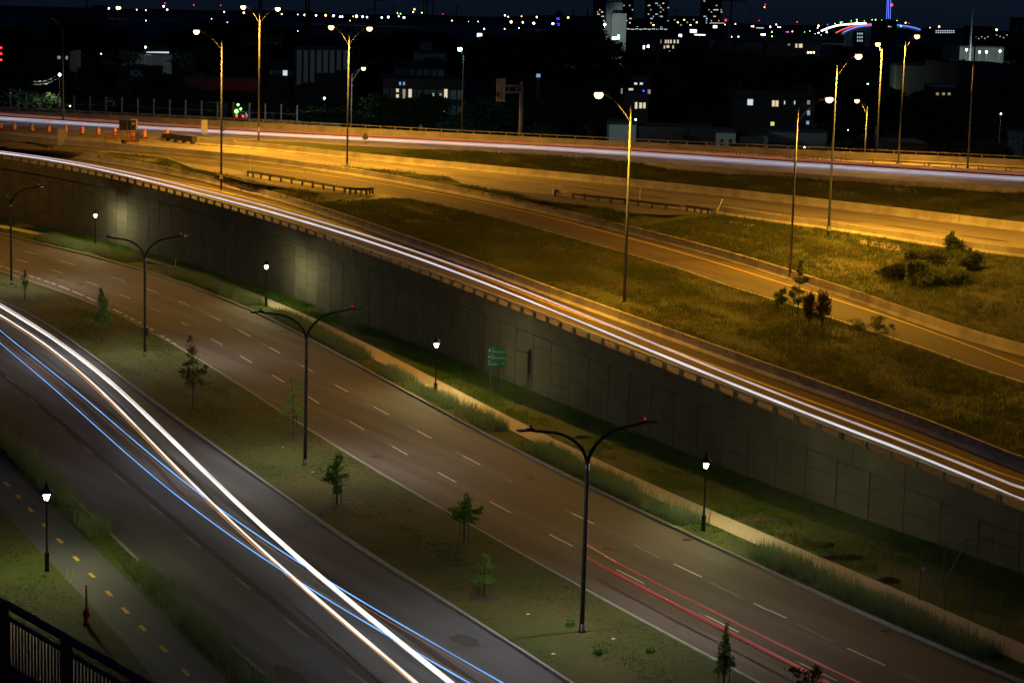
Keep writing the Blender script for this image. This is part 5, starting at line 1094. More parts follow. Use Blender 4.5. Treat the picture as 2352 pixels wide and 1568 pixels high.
# striped industrial block
t = building(676, 800, 113, 470, 'dark industrial block with tall pale vertical panels', 'brick')
D = 469.85
for x0, x1, y1 in ((682, 692, 195), (698, 707, 190), (713, 722, 190), (728, 738, 168), (743, 753, 168), (758, 768, 168), (774, 783, 162), (789, 799, 160)):
    p, q = at(x0, 115.5, D), at(x1, y1, D); MB().box(((p[0]+q[0])/2, D, (p[2]+q[2])/2), (q[0]-p[0], .2, p[2]-q[2])).build('pale_panel', 'pale', t)
building(950, 1022, 122, 640, 'flat building with a blank pale bluish upper wall behind a bare tree', 'pale', depth=20, yb=148)
building(905, 1022, 146, 600, 'dark flat-roofed block below the pale bluish wall', 'grey', grid=(7, 2, 1.6, 1.8))
building(964, 991, 98, 700, 'small yellowish tank-like block on a roof', 'cream', depth=12, yb=120)
building(880, 1065, 187, 430, 'long dark brick apartment house with a few warm windows', 'brick', wins=gw([913], 204, 212, 6, 'win_warm')+gw([913], 217, 226, 6, 'win_warm')+gw([928], 205, 226, 6, 'win_dim')+gw([942], 205, 224, 7, 'win_warm')+gw([1024], 205, 225, 7, 'win_warm')+gw([995], 215, 222, 3.5, 'win_cool')+gw([1012], 215, 223, 5, 'win_dim')+gw([1022, 1010], 240, 257, 5, 'win_dim')+gw([919, 928], 188.5, 196, 4, 'win_blue')+gw([928, 890], 238, 256, 5, 'win_dim'), grid=(12, 3, 1.1, 1.8))
building(620, 672, 146, 480, 'low dark house with one bright window left of the striped block', 'brick', wins=gw([655], 162, 174, 10, 'win_cool'), grid=(5, 2, 1.2, 1.6))
building(560, 640, 85, 800, 'dark gabled hall behind the double-armed lamp at the top', 'grey', grid=(6, 2, 1.5, 1.5))
building(280, 395, 124, 620, 'low white-lit industrial unit with a glowing window strip', 'cream', wins=[(337+i*4.3, 119, 340.8+i*4.3, 126, 'win_cool') for i in range(12)], depth=25)
building(335, 393, 112, 640, 'dark upper storey behind the glowing window strip', 'grey')
building(80, 160, 120, 560, 'dim brown block with pale doors behind the unlit lamp pole', 'brick', wins=[(132, 129, 139, 136, 'win_dim'), (151, 129, 156, 137, 'win_dim')], grid=(6, 2, 1.2, 1.5))
building(170, 200, 37, 1500, 'long low building with a row of small lit windows', 'grey', wins=[(180+i*3, 40, 181.8+i*3, 44, 'win_far') for i in range(5)])
building(210, 238, 14, 1700, 'squat dark tower block at the upper left', 'brick', grid=(4, 6, 2.5, 2))
building(95, 205, 31, 1400, 'wide dark warehouse with a faint roof edge at the upper left', 'grey')
t = building(270, 350, 158, 480, 'dark wall bearing faint block letters', 'brick'); q = at(299, 174.5, 479.7)
text_mesh('IOL', 1.9, Matrix.Translation(Vector(q)) @ Matrix.Rotation(math.pi/2, 4, 'X'), 'graf', t)
# red-lit row behind the fence
t = building(425, 592, 181, 440, 'long raised wall band glowing dull red behind the screen posts', 'red_lit', depth=6, yb=209)
tb = t
for i, (x, y) in enumerate(((540, 187), (575, 203), (470, 196), (590, 207), (452, 200))):
    pass
building(1393, 1430, 5.5, 1250, 'tall pale windowless silo building with a lower annex', 'silo', depth=20, name='silo_building')
p = at(1421, 31, 1248); MB().box((p[0], 1244, (p[2]+gz(1248))/2), (8.5, 9, p[2]-gz(1248))).build('annex', 'silo', bpy.data.objects['silo_building'])
q = at(1397, 23, 1249.7); text_mesh('01', 3.0, Matrix.Translation(Vector(q)) @ Matrix.Rotation(math.pi/2, 4, 'X'), 'dsteel', bpy.data.objects['silo_building'])
def tower(x0, x1, yt, yb, D, label, n, seed, cols):
    rg = random.Random(seed); w = [];
    for _ in range(n):
        x = x0+ (x1-x0)*(rg.randrange(cols)+.2)/cols; y = yt+3 + rg.random()**.8*(yb-yt-6); y = round(y/5)*5+2; ww = rg.choice((2.0, 3.2, 5.5))
        w.append((x, y, x+ww, y+2.4, rg.choice(('win_far', 'win_far', 'win_farc', 'win_far', 'win_farc', 'amber_light' if rg.random() < .12 else 'win_far'))))
    return building(x0, x1, yt, D, label, 'grey', wins=w, depth=28, name='apartment_tower')
tower(1366, 1395, -45, 62, 2300, 'high-rise apartment tower partly hidden by the silo building', 13, 3, 6)
tower(1431, 1457, -40, 66, 2300, 'narrow high-rise with a stack of bright windows right of the silo', 16, 5, 4)
tower(1487, 1538, -50, 66, 2500, 'widest high-rise tower in the middle of the skyline', 33, 7, 9)
tower(1615, 1660, -40, 58, 2500, 'right-hand high-rise tower with scattered lit windows', 22, 9, 8)
building(1545, 1612, 38, 2400, 'broad low apartment block with orange-lit windows between the towers', 'brick', wins=[(1548+i*7.3, 45+(i % 3)*6, 1551+i*7.3, 47.2+(i % 3)*6, 'amber_light' if i % 2 else 'win_farc') for i in range(8)], depth=30)
building(1628, 1662, 51.5, 2000, 'station canopy with a strip of warm lights below the right-hand tower', 'grey', wins=[(1630+i*4.2, 52.5, 1633.5+i*4.2, 54.5, 'win_warm') for i in range(8)])
building(1430, 1546, 62, 1900, 'long low white-lit commercial strip on the skyline', 'grey', wins=[(1440+i*9.5, 66+(i % 2), 1447+i*9.5, 68+(i % 2), 'win_cool') for i in range(10)])
building(1500, 1565, 87, 800, 'mid-rise block with two rows of lit windows above the dark trees', 'grey', wins=gw([1529, 1535, 1541, 1549, 1557], 92, 100, 3.2, 'win_warm')+gw([1534], 104.5, 113, 6, 'win_warm')+gw([1526, 1546], 105, 112, 2.5, 'win_warm')+gw([1536], 117, 119, 7, 'win_cool')+gw([1518, 1510], 92, 100, 2, 'win_dim'))
building(1450, 1477, 92, 900, 'small orange-washed house among dark trees', 'brick', wins=gw([1457, 1468], 97, 102, 4, 'glass'))
building(1640, 1764, 92, 900, 'long low shop building with pale and yellow bands', 'cream', depth=20)
building(1690, 1764, 97, 880, 'dim yellow-banded warehouse front', 'cream', depth=12, yb=110)
building(1456, 1492, 186, 420, 'dark house with two pairs of bright windows under its roof', 'brick', wins=gw([1460, 1473], 190, 195, 6.5, 'win_cool')+gw([1478], 207, 214, 4.5, 'win_violet')+gw([1428], 203, 216, 3, 'win_dim')+gw([1449], 203, 208, 10, 'win_warm')+gw([1491], 206, 216, 6, 'win_dim'), depth=12)
building(1440, 1490, 222, 400, 'dark house with a row of three glowing upright windows', 'brick', wins=gw([1461], 235, 250, 5, 'win_warm')+gw([1471.5], 236, 249, 6, 'win_warm')+gw([1480], 236, 249, 5, 'win_warm'), depth=12)
building(1470, 1646, 298, 370, 'long low brick shed just beyond the motorway parapet', 'brick', depth=16, grid=(9, 1, 1.6, 1.2))
t = building(1647, 1690, 305, 368, 'small pale two-windowed shed directly behind the parapet', 'pale', wins=gw([1657.5, 1677.5], 319, 336, 6, 'glass'), depth=10)
building(1700, 1764, 312, 375, 'low pale garage behind the dark bush', 'cream', depth=10)
building(1400, 1462, 286, 372, 'pale gabled end wall lit faintly by a wall lamp', 'pale', depth=10)
building(1690, 1872, 215, 420, 'dark brick apartment block with scattered cool and green windows', 'brick', wins=gw([1723], 228, 242, 12, 'win_cool')+gw([1780.5], 231, 245, 14, 'win_warm')+gw([1802, 1825], 232, 240, 2, 'win_cool')+gw([1857], 254, 265, 6, 'win_blue')+gw([1855], 278, 286, 6, 'win_blue')+gw([1774], 280, 291, 8, 'win_green')+gw([1857], 231, 240, 6, 'win_dim'), grid=(14, 5, 1.2, 1.7))
building(1764, 1900, 303, 385, 'long pale low garage row behind the parapet at the right', 'cream', depth=12, yb=345)
building(2060, 2130, 150, 560, 'pale-walled corner house with lit upper windows', 'cream', wins=gw([2157], 151, 163, 7, 'win_warm'), depth=10)
building(2130, 2200, 152, 560, 'dark row house with small warm windows', 'brick', wins=gw([2166, 2177, 2190], 157, 163, 3, 'win_warm')+gw([2157], 150.5, 162, 7, 'win_warm'), grid=(6, 2, 1.5, 1.8))
t = building(2143, 2192, 200, 470, 'low brick front with a white cornice above three windows', 'brick', wins=gw([2153, 2167, 2180], 213, 219, 6, 'win_dim'), depth=10, roofm='cream')
building(2200, 2352, 152, 500, 'long flat dark roofline at the right edge', 'roof', depth=40)
building(2145, 2196, 67, 1500, 'office block with a grid of cool lit windows', 'grey', wins=[(2149+5*i, 70+4*j, 2152+5*i, 72.2+4*j, 'win_farc') for i in range(9) for j in range(2)], depth=30)
building(2235, 2282, 62, 1500, 'broad dark block right of the slim mast', 'grey', wins=[(2240+7*i, 84+4*(i % 2), 2242+7*i, 86+4*(i % 2), 'win_far') for i in range(5)], depth=30)
building(2282, 2335, 76, 1600, 'lower dark block with tiny warm windows at the right', 'grey', wins=[(2288+8*i, 80+3*(i % 3), 2290+8*i, 82+3*(i % 3), 'win_far') for i in range(5)], depth=30)
building(2331, 2353, 42, 1500, 'dark tower cut by the right frame edge', 'brick', grid=(3, 8, 1.8, 2))
building(2015, 2061, 48, 2600, 'dark square office block before the lit bridge', 'grey', wins=[(2040, 60, 2043, 63, 'win_far'), (2045, 61, 2047, 63, 'win_farc')], depth=40)
building(1764, 1886, 92, 800, 'dark two-storey school-like block with a few warm windows', 'grey', wins=gw([1829, 1837, 1841], 101, 110, 4, 'win_warm')+gw([1812], 101, 105, 5, 'win_dim')+gw([1856, 1862, 1869], 119, 123, 3, 'amber_light'), grid=(10, 2, 1.6, 1.8))
building(1968, 1986, 74, 1500, 'slender white-striped tower block below the bridge', 'grey', wins=[(1969+5*i, 76+8*j, 1971+5*i, 80+8*j, 'win_farc') for i in range(3) for j in range(3)], depth=16)
building(2205, 2306, 108, 720, 'stadium-like hall with white floodlights along its front', 'cream', depth=30)
building(1764, 1830, 340, 372, 'dim low shed at the foot of the parapet right of the tall lamp', 'grey', depth=8, yb=352)
building(2040, 2130, 334, 330, 'faint flat roof among trees at the right', 'grey', depth=12)
building(2318, 2352, 300, 420, 'pale block wall at the right edge behind the green tree', 'cream', depth=14)
# blue-lit clock-like tower
t = building(1277, 1290, 33, 1500, 'small square tower glowing with violet-blue windows', 'brick', wins=[(1278.5, 41, 1281, 46, 'win_violet'), (1282.5, 41, 1285, 46, 'win_violet'), (1278.5, 54, 1281, 60, 'win_violet'), (1282.5, 54, 1285, 60, 'win_violet')], depth=5, name='blue_tower')
p = at(1283.5, 33, 1500); MB().lathe((p[0], 1502.5, p[2]), [(3.6, 0), (3.0, .3), (.2, 2.6)], 4).build('spire', 'roof', t)
# masts and pylons
def mast(x, yt, D, label, r=.5, name='mast', arms=0):
    p = at(x, yt, D); t = thing(name, label, 'mast', (p[0], D, gz(D)), 'masts on the skyline')
    MB().tube([(p[0], D, gz(D)), p], [r, r*.5], 8).build('pole', 'grey', t)
    for k in range(arms): MB().box((p[0], D, p[2]*(.92-.16*k)), (r*14, r*.6, r*.6)).build('crossarm', 'grey', t)
for x, yt, D, r, lb, ar in ((598, -8, 700, 1.3, 'thick dark chimney behind the left double-armed lamp', 0), (703, -10, 1100, .8, 'left one of the pair of pale masts', 0), (710, -10, 1100, .8, 'right one of the pair of pale masts', 0),
    (862, -10, 1200, .7, 'single pale mast with crossarms', 2), (903, 8, 1500, .4, 'thin short mast left of the lattice masts', 2), (973, -10, 1400, .5, 'leftmost of three lattice masts', 0), (981, -5, 1400, .9, 'middle of three lattice masts', 1), (995, -12, 1300, .8, 'rightmost of three lattice masts', 1),
    (1049, 8, 1500, .4, 'thin mast above the orange glow', 2), (199, -8, 900, .5, 'thin pole at the upper left', 0), (1195, 14, 1600, .4, 'hair-thin pole near the middle of the skyline', 0), (1317, 21, 1700, 1.0, 'short chimney left of the floodlit one', 0), (1350, 22, 1500, 1.3, 'short orange-lit chimney stub', 0),
    (1514, -12, 620, .35, 'dark lattice pole in front of the widest tower', 0), (1553, 18, 2000, .5, 'faint power pylon between towers', 2), (1680, -10, 1200, 1.2, 'pale slanting mast right of the right-hand tower', 1), (1724, 20, 2000, .4, 'thin construction crane mast right of the pale slanting one', 1), (2234, 20, 700, .45, 'slim guyed mast at the upper right', 0)):
    mast(x, yt, D, lb, r, arms=ar)
# lit bridge and pylon
DB = 3000
bV = lambda *p: [at(1837.5+x*.1465, y*.1465, DB) for x, y in p]
t = thing('lit_bridge', 'far bridge with white and red traffic light trails and a blue lit edge', 'bridge', at(1960, 75, DB)*(1, 1, 0))
bl = bV((680, 512), (740, 480), (800, 455), (870, 432), (950, 415), (1050, 403), (1220, 394), (1400, 388), (1550, 397), (1700, 417), (1800, 440), (1890, 468))
MB().sweep([p+np.array([0, 3, -3.5]) for p in bl], [(0, 0), (22, 0), (22, 3), (0, 3)]).build('deck', 'conc', t)
MB().tube(bl, .85, 6).build('blue_edge_light', 'bridge_blue', t)
MB().tube(bV((560, 520), (650, 475), (800, 420), (1000, 385), (1220, 378)), .9, 6).build('red_light_trail', 'bridge_red', t)
MB().tube(bV((330, 490), (450, 440), (600, 400), (740, 385), (900, 372), (1040, 372)), 1.15, 6).build('white_light_trail', 'bridge_white', t)  # white and red runs are headlight and tail-light trails of bridge traffic
for k, x in enumerate(np.linspace(720, 1180, 12)):
    y = np.interp(x, [680, 800, 950, 1220], [512, 455, 415, 394]); a = at(1837.5+x*.1465, y*.1465+.6, DB+2); MB().box((a[0], DB+2, (a[2]+gz(DB))/2-.5), (3, 3, a[2]-gz(DB))).build('pier', 'conc', t)
for k, (x, y) in enumerate(((890, 350), (1010, 345), (760, 388), (1200, 352), (640, 360), (1580, 412))):
    a = at(1837.5+x*.1465, y*.1465, DB-4); MB().lathe((a[0], a[1], a[2]), [(.2, -1), (1, 0), (.2, 1)], 6).build('beacon', ('green_light', 'win_cool', 'green_light', 'win_cool', 'green_light', 'teal_light')[k], t)
t = thing('bridge_pylon', 'tall blue-outlined twin-legged bridge pylon with a red beacon', 'bridge pylon', at(2041, 60, DB)*(1, 1, 0))
for (x0, x1) in ((1357, 1380), (1385, 1392), (1413, 1432)):
    a, b = bV((x0, 300))[0], bV((x1, -260))[0]; MB().tube([(a[0], DB, gz(DB)), a], 1.0, 6).build('leg', 'grey', t); MB().tube([a, b], .42, 6).build('light_line', 'bridge_blue', t)
MB().lathe(bV((1440, 82))[0], [(.3, -2), (2.2, 0), (.3, 2)], 8).build('beacon', 'red_light', t)
# ---- distant lights
LC = dict(o=('sodium_far', 'orange', 'orange'), w=('coolwhite', 'cold white', 'white'), y=('warmwhite', 'warm white', 'warm'), r=('red_light', 'red', 'red'), g=('green_light', 'green', 'green'), t=('teal_light', 'teal', 'teal'), b=('blue_light', 'blue', 'blue'), a=('amber_light', 'amber', 'amber'))
LMK = [(-9, 'left frame edge'), (143, 'unlit lamp pole'), (290, 'message board'), (457, 'first tall lamp'), (598, 'upper double lamp'), (706, 'pair of pale masts'), (801, 'lower double lamp'), (862, 'single pale mast'), (981, 'lattice masts'), (1053, 'bluish lamp'), (1195, 'gantry'), (1283, 'blue tower'), (1411, 'silo'), (1512, 'widest tower'), (1637, 'right-hand tower'), (1724, 'crane mast'), (1830, 'bridge start'), (1960, 'bridge middle'), (2041, 'bridge pylon'), (2104, 'slim lamp'), (2234, 'guyed mast'), (2400, 'right frame edge')]
CNT = {}
ORD = ['first', 'second', 'third', 'fourth', 'fifth', 'sixth', 'seventh', 'eighth', 'ninth', 'tenth', 'eleventh', 'twelfth']
def place_words(x, y, k):
    i = max(j for j, (a, _) in enumerate(LMK) if a <= x); n = CNT.get((i, k), 0); CNT[(i, k)] = n+1
    return 'small %s lamp, %s such between %s and %s' % (LC[k][1], ORD[n], LMK[i][1], LMK[i+1][1])
def dist(x, y, k, s=1.0, D=None, label=None):
    v = y-yh(x); D = D or max(380, min(4200, 18.5/max(v/F-.0033, .001))); p = at(x, y, D); r = D/2600*s
    gname = {'o': 'orange street lamps across the far city', 'w': 'white street lamps across the far city'}.get(k, 'small %s lights across the far city' % LC[k][2])
    t = thing('distant_lamp', label or place_words(x, y, k), 'lamp', (p[0], D, gz(D)), gname)
    MB().tube([(p[0], D, gz(D)), (p[0], D, p[2]-r*.9)], D/20000, 5).build('pole', 'grey', t)
    MB().lathe(p, [(r*.3, -r), (r*.85, -r*.5), (r, 0), (r*.85, r*.5), (r*.3, r)], 8).build('globe', LC[k][0], t, True)
    return p
for x, y, k, s in ((270, 19, 'o', 1.9), (275, 19, 'y', 1.4), (250, 20, 'y', 1), (199, 17, 'w', .8), (199, 24, 'w', .5), (376, 15, 'w', 1.1), (384, 23, 'y', 1), (379, 8, 'r', .6), (445, 12, 'r', .6), (507, 13, 'r', .6), (515, 28, 'w', .7), (335, 24, 'y', .6), (314, 23, 'y', .6), (335, 48, 'y', .6),
    (560, 30, 'o', 1.1), (561, 102, 'o', .9), (232, 124, 'w', .6), (260, 125, 'w', .5), (405, 110, 'w', .5), (450, 156, 'y', .35), (496, 111, 'w', .9), (455, 51, 'y', .5), (486, 44, 'y', .4), (575, 126, 'w', .6), (575, 130, 'w', .5), (522, 52, 'y', .4),
    (647, 33, 'y', .7), (684, 34, 'w', .5), (700, 35, 'o', 1.2), (726, 36, 'w', 1), (748, 36, 'o', 1.2), (766, 37, 'w', 1.3), (781, 39, 'w', .9), (786, 39, 'w', .9), (811, 38, 'o', .5), (819, 38, 'w', 1.5), (833, 39, 'w', 1.1), (843, 40, 'w', .9), (877, 41, 'w', 1), (892, 40, 'w', 1.2), (916, 38, 'o', .8), (928, 41, 'w', 1.2),
    (952, 22, 'a', .8), (949, 28, 'y', .8), (969, 30, 'o', .7), (913, 31, 'g', .5), (920, 32, 'g', .5), (1017, 33, 'r', .5), (1038, 48, 'o', .7), (1076, 50, 't', .4), (1098, 50, 'y', .5), (1160, 36, 'w', .8), (1167, 39, 'w', .6), (1174, 51, 'o', 1.5), (1112, 67, 'y', .8), (1159, 67, 'w', .6), (1086, 114, 'w', .5), (916, 78, 'y', .6), (804, 48, 'o', .5), (860, 53, 'g', .3), (684, 72, 'y', .4),
    (1201, 52, 'w', 1), (1226, 54, 'w', 1.3), (1270, 55, 'w', 1.4), (1233, 40, 'o', 1), (1305, 41, 'o', 1.1), (1366, 42, 'o', 1.2), (1198, 38, 'o', .6), (1192, 65, 'w', .5), (1272, 70, 'g', .4), (1429, 65, 'o', 1), (1463, 67, 'o', 1), (1464, 63, 'g', 1), (1491, 67, 'o', 1), (1510, 69, 'g', .9), (1545, 66, 'o', .9), (1588, 47, 'g', .6), (1535, 74, 'g', .5), (1601, 50, 'g', .4),
    (1558, 60, 'o', .8), (1565, 60, 'o', .8), (1571, 82, 'y', .9), (1580, 82, 'y', .7), (1590, 83, 'y', 1.1), (1643, 83, 'y', 1.0), (1653, 84, 'y', 1.1), (1680, 85, 'y', .8), (1696, 85, 'y', .8), (1626, 61, 'a', .8), (1631, 63, 'a', .8), (1667, 47, 'r', 1.3), (1730, 61, 'o', 1), (1726, 61, 'y', .5), (1758, 11, 'r', .6), (1756, 17, 'a', .6), (1743, 48, 'r', .5),
    (1427, 105, 'a', .7), (1489, 107, 'w', 1.6), (1744, 150, 'y', 1), (1781, 238, 'y', .1), (1675, 56, 'w', .7), (1689, 56, 'w', .6), (1665, 57, 'w', .5), (1783, 57, 'o', .8), (1787, 63, 'y', .6), (1792, 63, 'y', .6), (1831, 51, 'r', .7), (1880, 60, 'o', 1.1), (1878, 65, 'y', .6), (1806, 74, 'r', .6), (1810, 74, 'b', .9), (1820, 73, 'a', .6), (1773, 74, 'g', .6), (1773, 84, 'a', .6), (1797, 93, 'w', .5), (1886, 81, 'g', .3),
    (2049, 72, 'w', 1.5), (2136, 65, 'o', .8), (2157, 62, 'o', 1.1), (2219, 68, 'o', 1.1), (2289, 69, 'o', 1.2), (2145, 66, 'r', .4), (2177, 100, 'o', 1), (1955, 156, 'y', 1.2), (1954, 147, 'g', .5), (1993, 193, 'w', .9), (2072, 132, 'r', .6), (2121, 130, 'r', .5), (2085, 136, 'w', .6), (2110, 169, 'y', .6), (1948, 299, 'y', .6), (2299, 265, 'w', .7), (2210, 195, 'w', .8), (2314, 109, 'a', .8), (2276, 137, 'a', .3), (2249, 107, 'y', .3),
    (1899, 74, 'w', 1.1), (1880, 76, 'w', .8), (1860, 72, 'g', .4), (1872, 78, 'g', .3), (1848, 74, 'g', .3), (1918, 55, 'g', .5), (1935, 51, 'g', .3), (1955, 49, 'g', .3), (1968, 46, 'g', .6), (1985, 48, 't', .3), (2003, 46, 'g', .4), (2011, 46, 'w', .5), (2025, 47, 'g', .3), (2060, 48, 'g', .4), (2080, 53, 'a', .8), (2088, 54, 'r', .4), (1901, 57, 'b', .6), (1930, 56, 'b', .5)):
    dist(x, y, k, s)
# brighter individual lamps that also light what is near them
def citylamp(x, y, D, k, s, Pw, colr_, label):
    p = dist(x, y, k, s, D, label); t = COL.objects[-1]; r = [o for o in COL.objects if o.get('label') == label][0]
    if Pw: lamp('p', 'lamp_light', p-(0, 3.5, 1.2), colr_, Pw, r, .3)
citylamp(137, 172, 362, 'w', 1.8, 2000, (.95, 1, .8), 'bright white lamp on a utility pole above the green-lit tree')
citylamp(745, 226, 400, 'w', 1.3, 1520, (.95, 1, .85), 'white lamp among the bushes right of the striped block')
citylamp(334, 109, 600, 'w', 1.2, 2800, (.8, .95, 1), 'white lamp above the glowing window strip')
citylamp(1389, 57, 1200, 'w', 1.6, 22000, (.8, 1, .95), 'brilliant white floodlight in front of the silo building')
citylamp(1460, 275, 366, 'y', 1.2, 120, (1, .9, .75), 'glowing wall lamp on the pale gabled house')
citylamp(1848, 338, 366, 'y', 1.2, 100, (1, .85, .7), 'round warm lamp just above the parapet between the tall lamps')
citylamp(161, 244, 352, 'y', 0.9, 40, (1, .95, .6), 'small yellowish lamp just above the graffiti wall')
citylamp(1769, 62, 2300, 'w', 0.9, 0, (1, 1, 1), 'large cold white star-like lamp left of the bridge')
for i, (x, y) in enumerate(((2220, 115), (2250, 120), (2266, 120), (2297, 118))):
    citylamp(x, y, 700, 'w', 1.4, 3500, (.8, 1, .9), ('leftmost', 'second', 'third', 'rightmost')[i]+' of the four floodlights on the stadium-like hall')
citylamp(1993, 193, 560, 'w', 0.9, 1000, (.8, 1, .7), 'white lamp beside a green-lit tree right of centre')
p = at(540, 192, 434); lamp('p', 'lamp_light', p, (1, .02, .03), 40, tb, .3); p = at(578, 200, 434); lamp('p', 'lamp_light', p, (1, .02, .03), 40, tb, .3)
# signs and screens on the skyline
def screen(x0, y0, x1, y1, D, m, label):
    p, q = at(x0, y0, D), at(x1, y1, D); t = thing('lit_sign', label, 'sign', ((p[0]+q[0])/2, D, gz(D)), 'lit signs on the skyline')
    MB().box(((p[0]+q[0])/2, D, (p[2]+q[2])/2), (q[0]-p[0], .5, p[2]-q[2])).build('face', m, t)
    MB().box(((p[0]+q[0])/2, D+.6, (p[2]+q[2])/4), (.6, .4, (p[2]+q[2])/2)).build('post', 'grey', t)
screen(1585, 68, 1600, 76, 1500, 'sign_violet', 'wide violet-white billboard on the skyline')
screen(1559, 79, 1566, 87, 1200, 'sign_white', 'upright white lit sign left of the warm lamps')
screen(1638, 59, 1647, 65, 1600, 'sign_white', 'small cold white sign below the right-hand tower')
screen(1595, 79, 1620, 82, 1200, 'sign_white', 'long thin white canopy light')
screen(1418, 80, 1423, 91, 900, 'teal_light', 'upright green lit sign by the white glare right of the silo')
screen(1406, 85, 1417, 92, 900, 'sign_white', 'slanted white glare sign right of the silo')
screen(1477, 105, 1480.5, 113, 800, 'sign_white', 'narrow white upright sign left of the white street lamp')
screen(1096, 77, 1107, 85, 1100, 'sign_white', 'squarish white and pink sign right of the bluish lamp')
screen(1737, 63.5, 1754, 66, 1600, 'win_cool', 'thin pale green light strip near the crane')
screen(1748, 78, 1758, 82, 1300, 'amber_light', 'small flat yellow sign at the skyline right')
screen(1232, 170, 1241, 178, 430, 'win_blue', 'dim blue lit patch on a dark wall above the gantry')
for i, y in enumerate((108, 122, 136)):
    screen(-3, y, 4, y+4, 500, 'red_light', ('top', 'middle', 'bottom')[i]+' of three red neon marks at the left edge')
screen(536, 240, 548, 243, 349, 'green_light', 'tiny green lamp bar over the traffic signal') if False else None
# traffic signal and a car with its tail lights on, behind the fence posts
p = at(543, 256, 333); t = thing('traffic_signal', 'green traffic signal behind the screen posts', 'traffic signal', (p[0], p[1], 0))
MB().tube([(p[0], p[1]+.2, 0), (p[0], p[1]+.2, p[2]+1.2)], .08, 8).build('pole', 'steel', t)
MB().box((p[0], p[1]+.1, p[2]+.1), (.7, .15, 1.5)).build('housing', 'black', t)
MB().lathe(p, [(.08, -.28), (.25, -.14), (.28, 0), (.25, .14), (.08, .28)], 12).build('lens', 'green_light', t, True)
for q_, r_ in (((547, 241), .17), ((553, 250.5), .17)):
    e = at(*q_, 333); MB().lathe(e, [(r_*.4, -r_), (r_, 0), (r_*.4, r_)], 8).build('lens', 'green_light', t)
p = at(551, 267, 332.8); t = thing('parked_car', 'dark car with two red tail lights on behind the motorway parapet', 'car', (p[0], p[1], 0)); zc = p[2]
m = MB(); ys = [(-.0, .0), (0, .9), (.9, 1.35), (2.6, 1.4), (3.2, .95), (4.3, .85), (4.4, 0)]; m.v = [(p[0]+sx*(.88 if z < 1 else .7), p[1]+y, zc-.7+z) for sx in (-1, 1) for y, z in ys]; n_ = len(ys)
m.f = [tuple(range(n_)), tuple(range(n_, 2*n_))[::-1]]+[(k, k+n_, (k+1) % n_+n_, (k+1) % n_) for k in range(n_)]; m.build('body', 'glass', t)
for sx in (-1, 1): MB().lathe((p[0]+sx*.5, p[1]-.08, zc), [(.05, -.2), (.18, -.08), (.18, .08), (.05, .2)], 8).build('tail_light', 'red_light', t)
for sx in (-.8, .8):
    for yy in (.9, 3.5): MB().tube([(p[0]+sx-.1, p[1]+yy, zc-.65), (p[0]+sx+.1, p[1]+yy, zc-.65)], .33, 12).build('wheel', 'rubber', t)
m = MB().box((p[0], p[1]+2, zc-1.35), (30, 14, .5)); struct(m.build('side_street', 'asph'))
# utility pole wires
p = at(137, 172, 362); t = thing('overhead_wire', 'pair of overhead wires running left from the utility pole lamp', 'wire', p)
for dz in (0, -.5):
    e = at(75, 187, 355); MB().tube([p+(0, 0, dz), (p+e)/2+(0, 0, dz-.5), e+(0, 0, dz)], .02, 5).build('wire', 'dsteel', t)
# ---- city trees
def tree_proto(seed, m):
    rg = np.random.default_rng(seed); t = thing('city_tree', 'x', 'tree', (0, 0, 0), 'dark trees of the city beyond the motorway'); tk = MB().tube([(0, 0, -.1), (.1, 0, 2.5), (0, .1, 6)], [.35, .28, .15], 7); bl = []
    for k in range(11):
        a = rg.uniform(0, 6.28); rr = rg.uniform(.3, 3.2); z = rg.uniform(3.4, 8.8); rr *= 1-.07*abs(z-6)**1.2; r = rg.uniform(1.1, 1.9)
        bl.append((rr*math.cos(a), rr*math.sin(a), z, r, r, r*.8)); tk.tube([(0, 0, 2.2+z*.15), (rr*.5*math.cos(a), rr*.5*math.sin(a), z*.75), (rr*math.cos(a), rr*math.sin(a), z)], [.14, .09, .04], 5)
    tk.build('trunk', 'bark', t); leafcloud(bl, 3200, .34, m, 'crown', t, .5); return t
protos = [tree_proto(s, 'citytree') for s in (1, 2, 3)]
usedp = [False]*3
def ctree(x, yt, D, label, ws=1.0, i=[0]):
    k = i[0] % 3; i[0] += 1; p = at(x, yt, D); g0 = gz(D); h = p[2]-g0; loc = (p[0], D, g0)
    if not usedp[k]: o = protos[k]; usedp[k] = True; o.location = loc; o['label'] = label
    else: o = copy_thing(protos[k], loc, label)
    s = h/10.2; o.scale = (s*ws, s*ws, s); o.rotation_euler = (0, 0, i[0]*1.9); return o
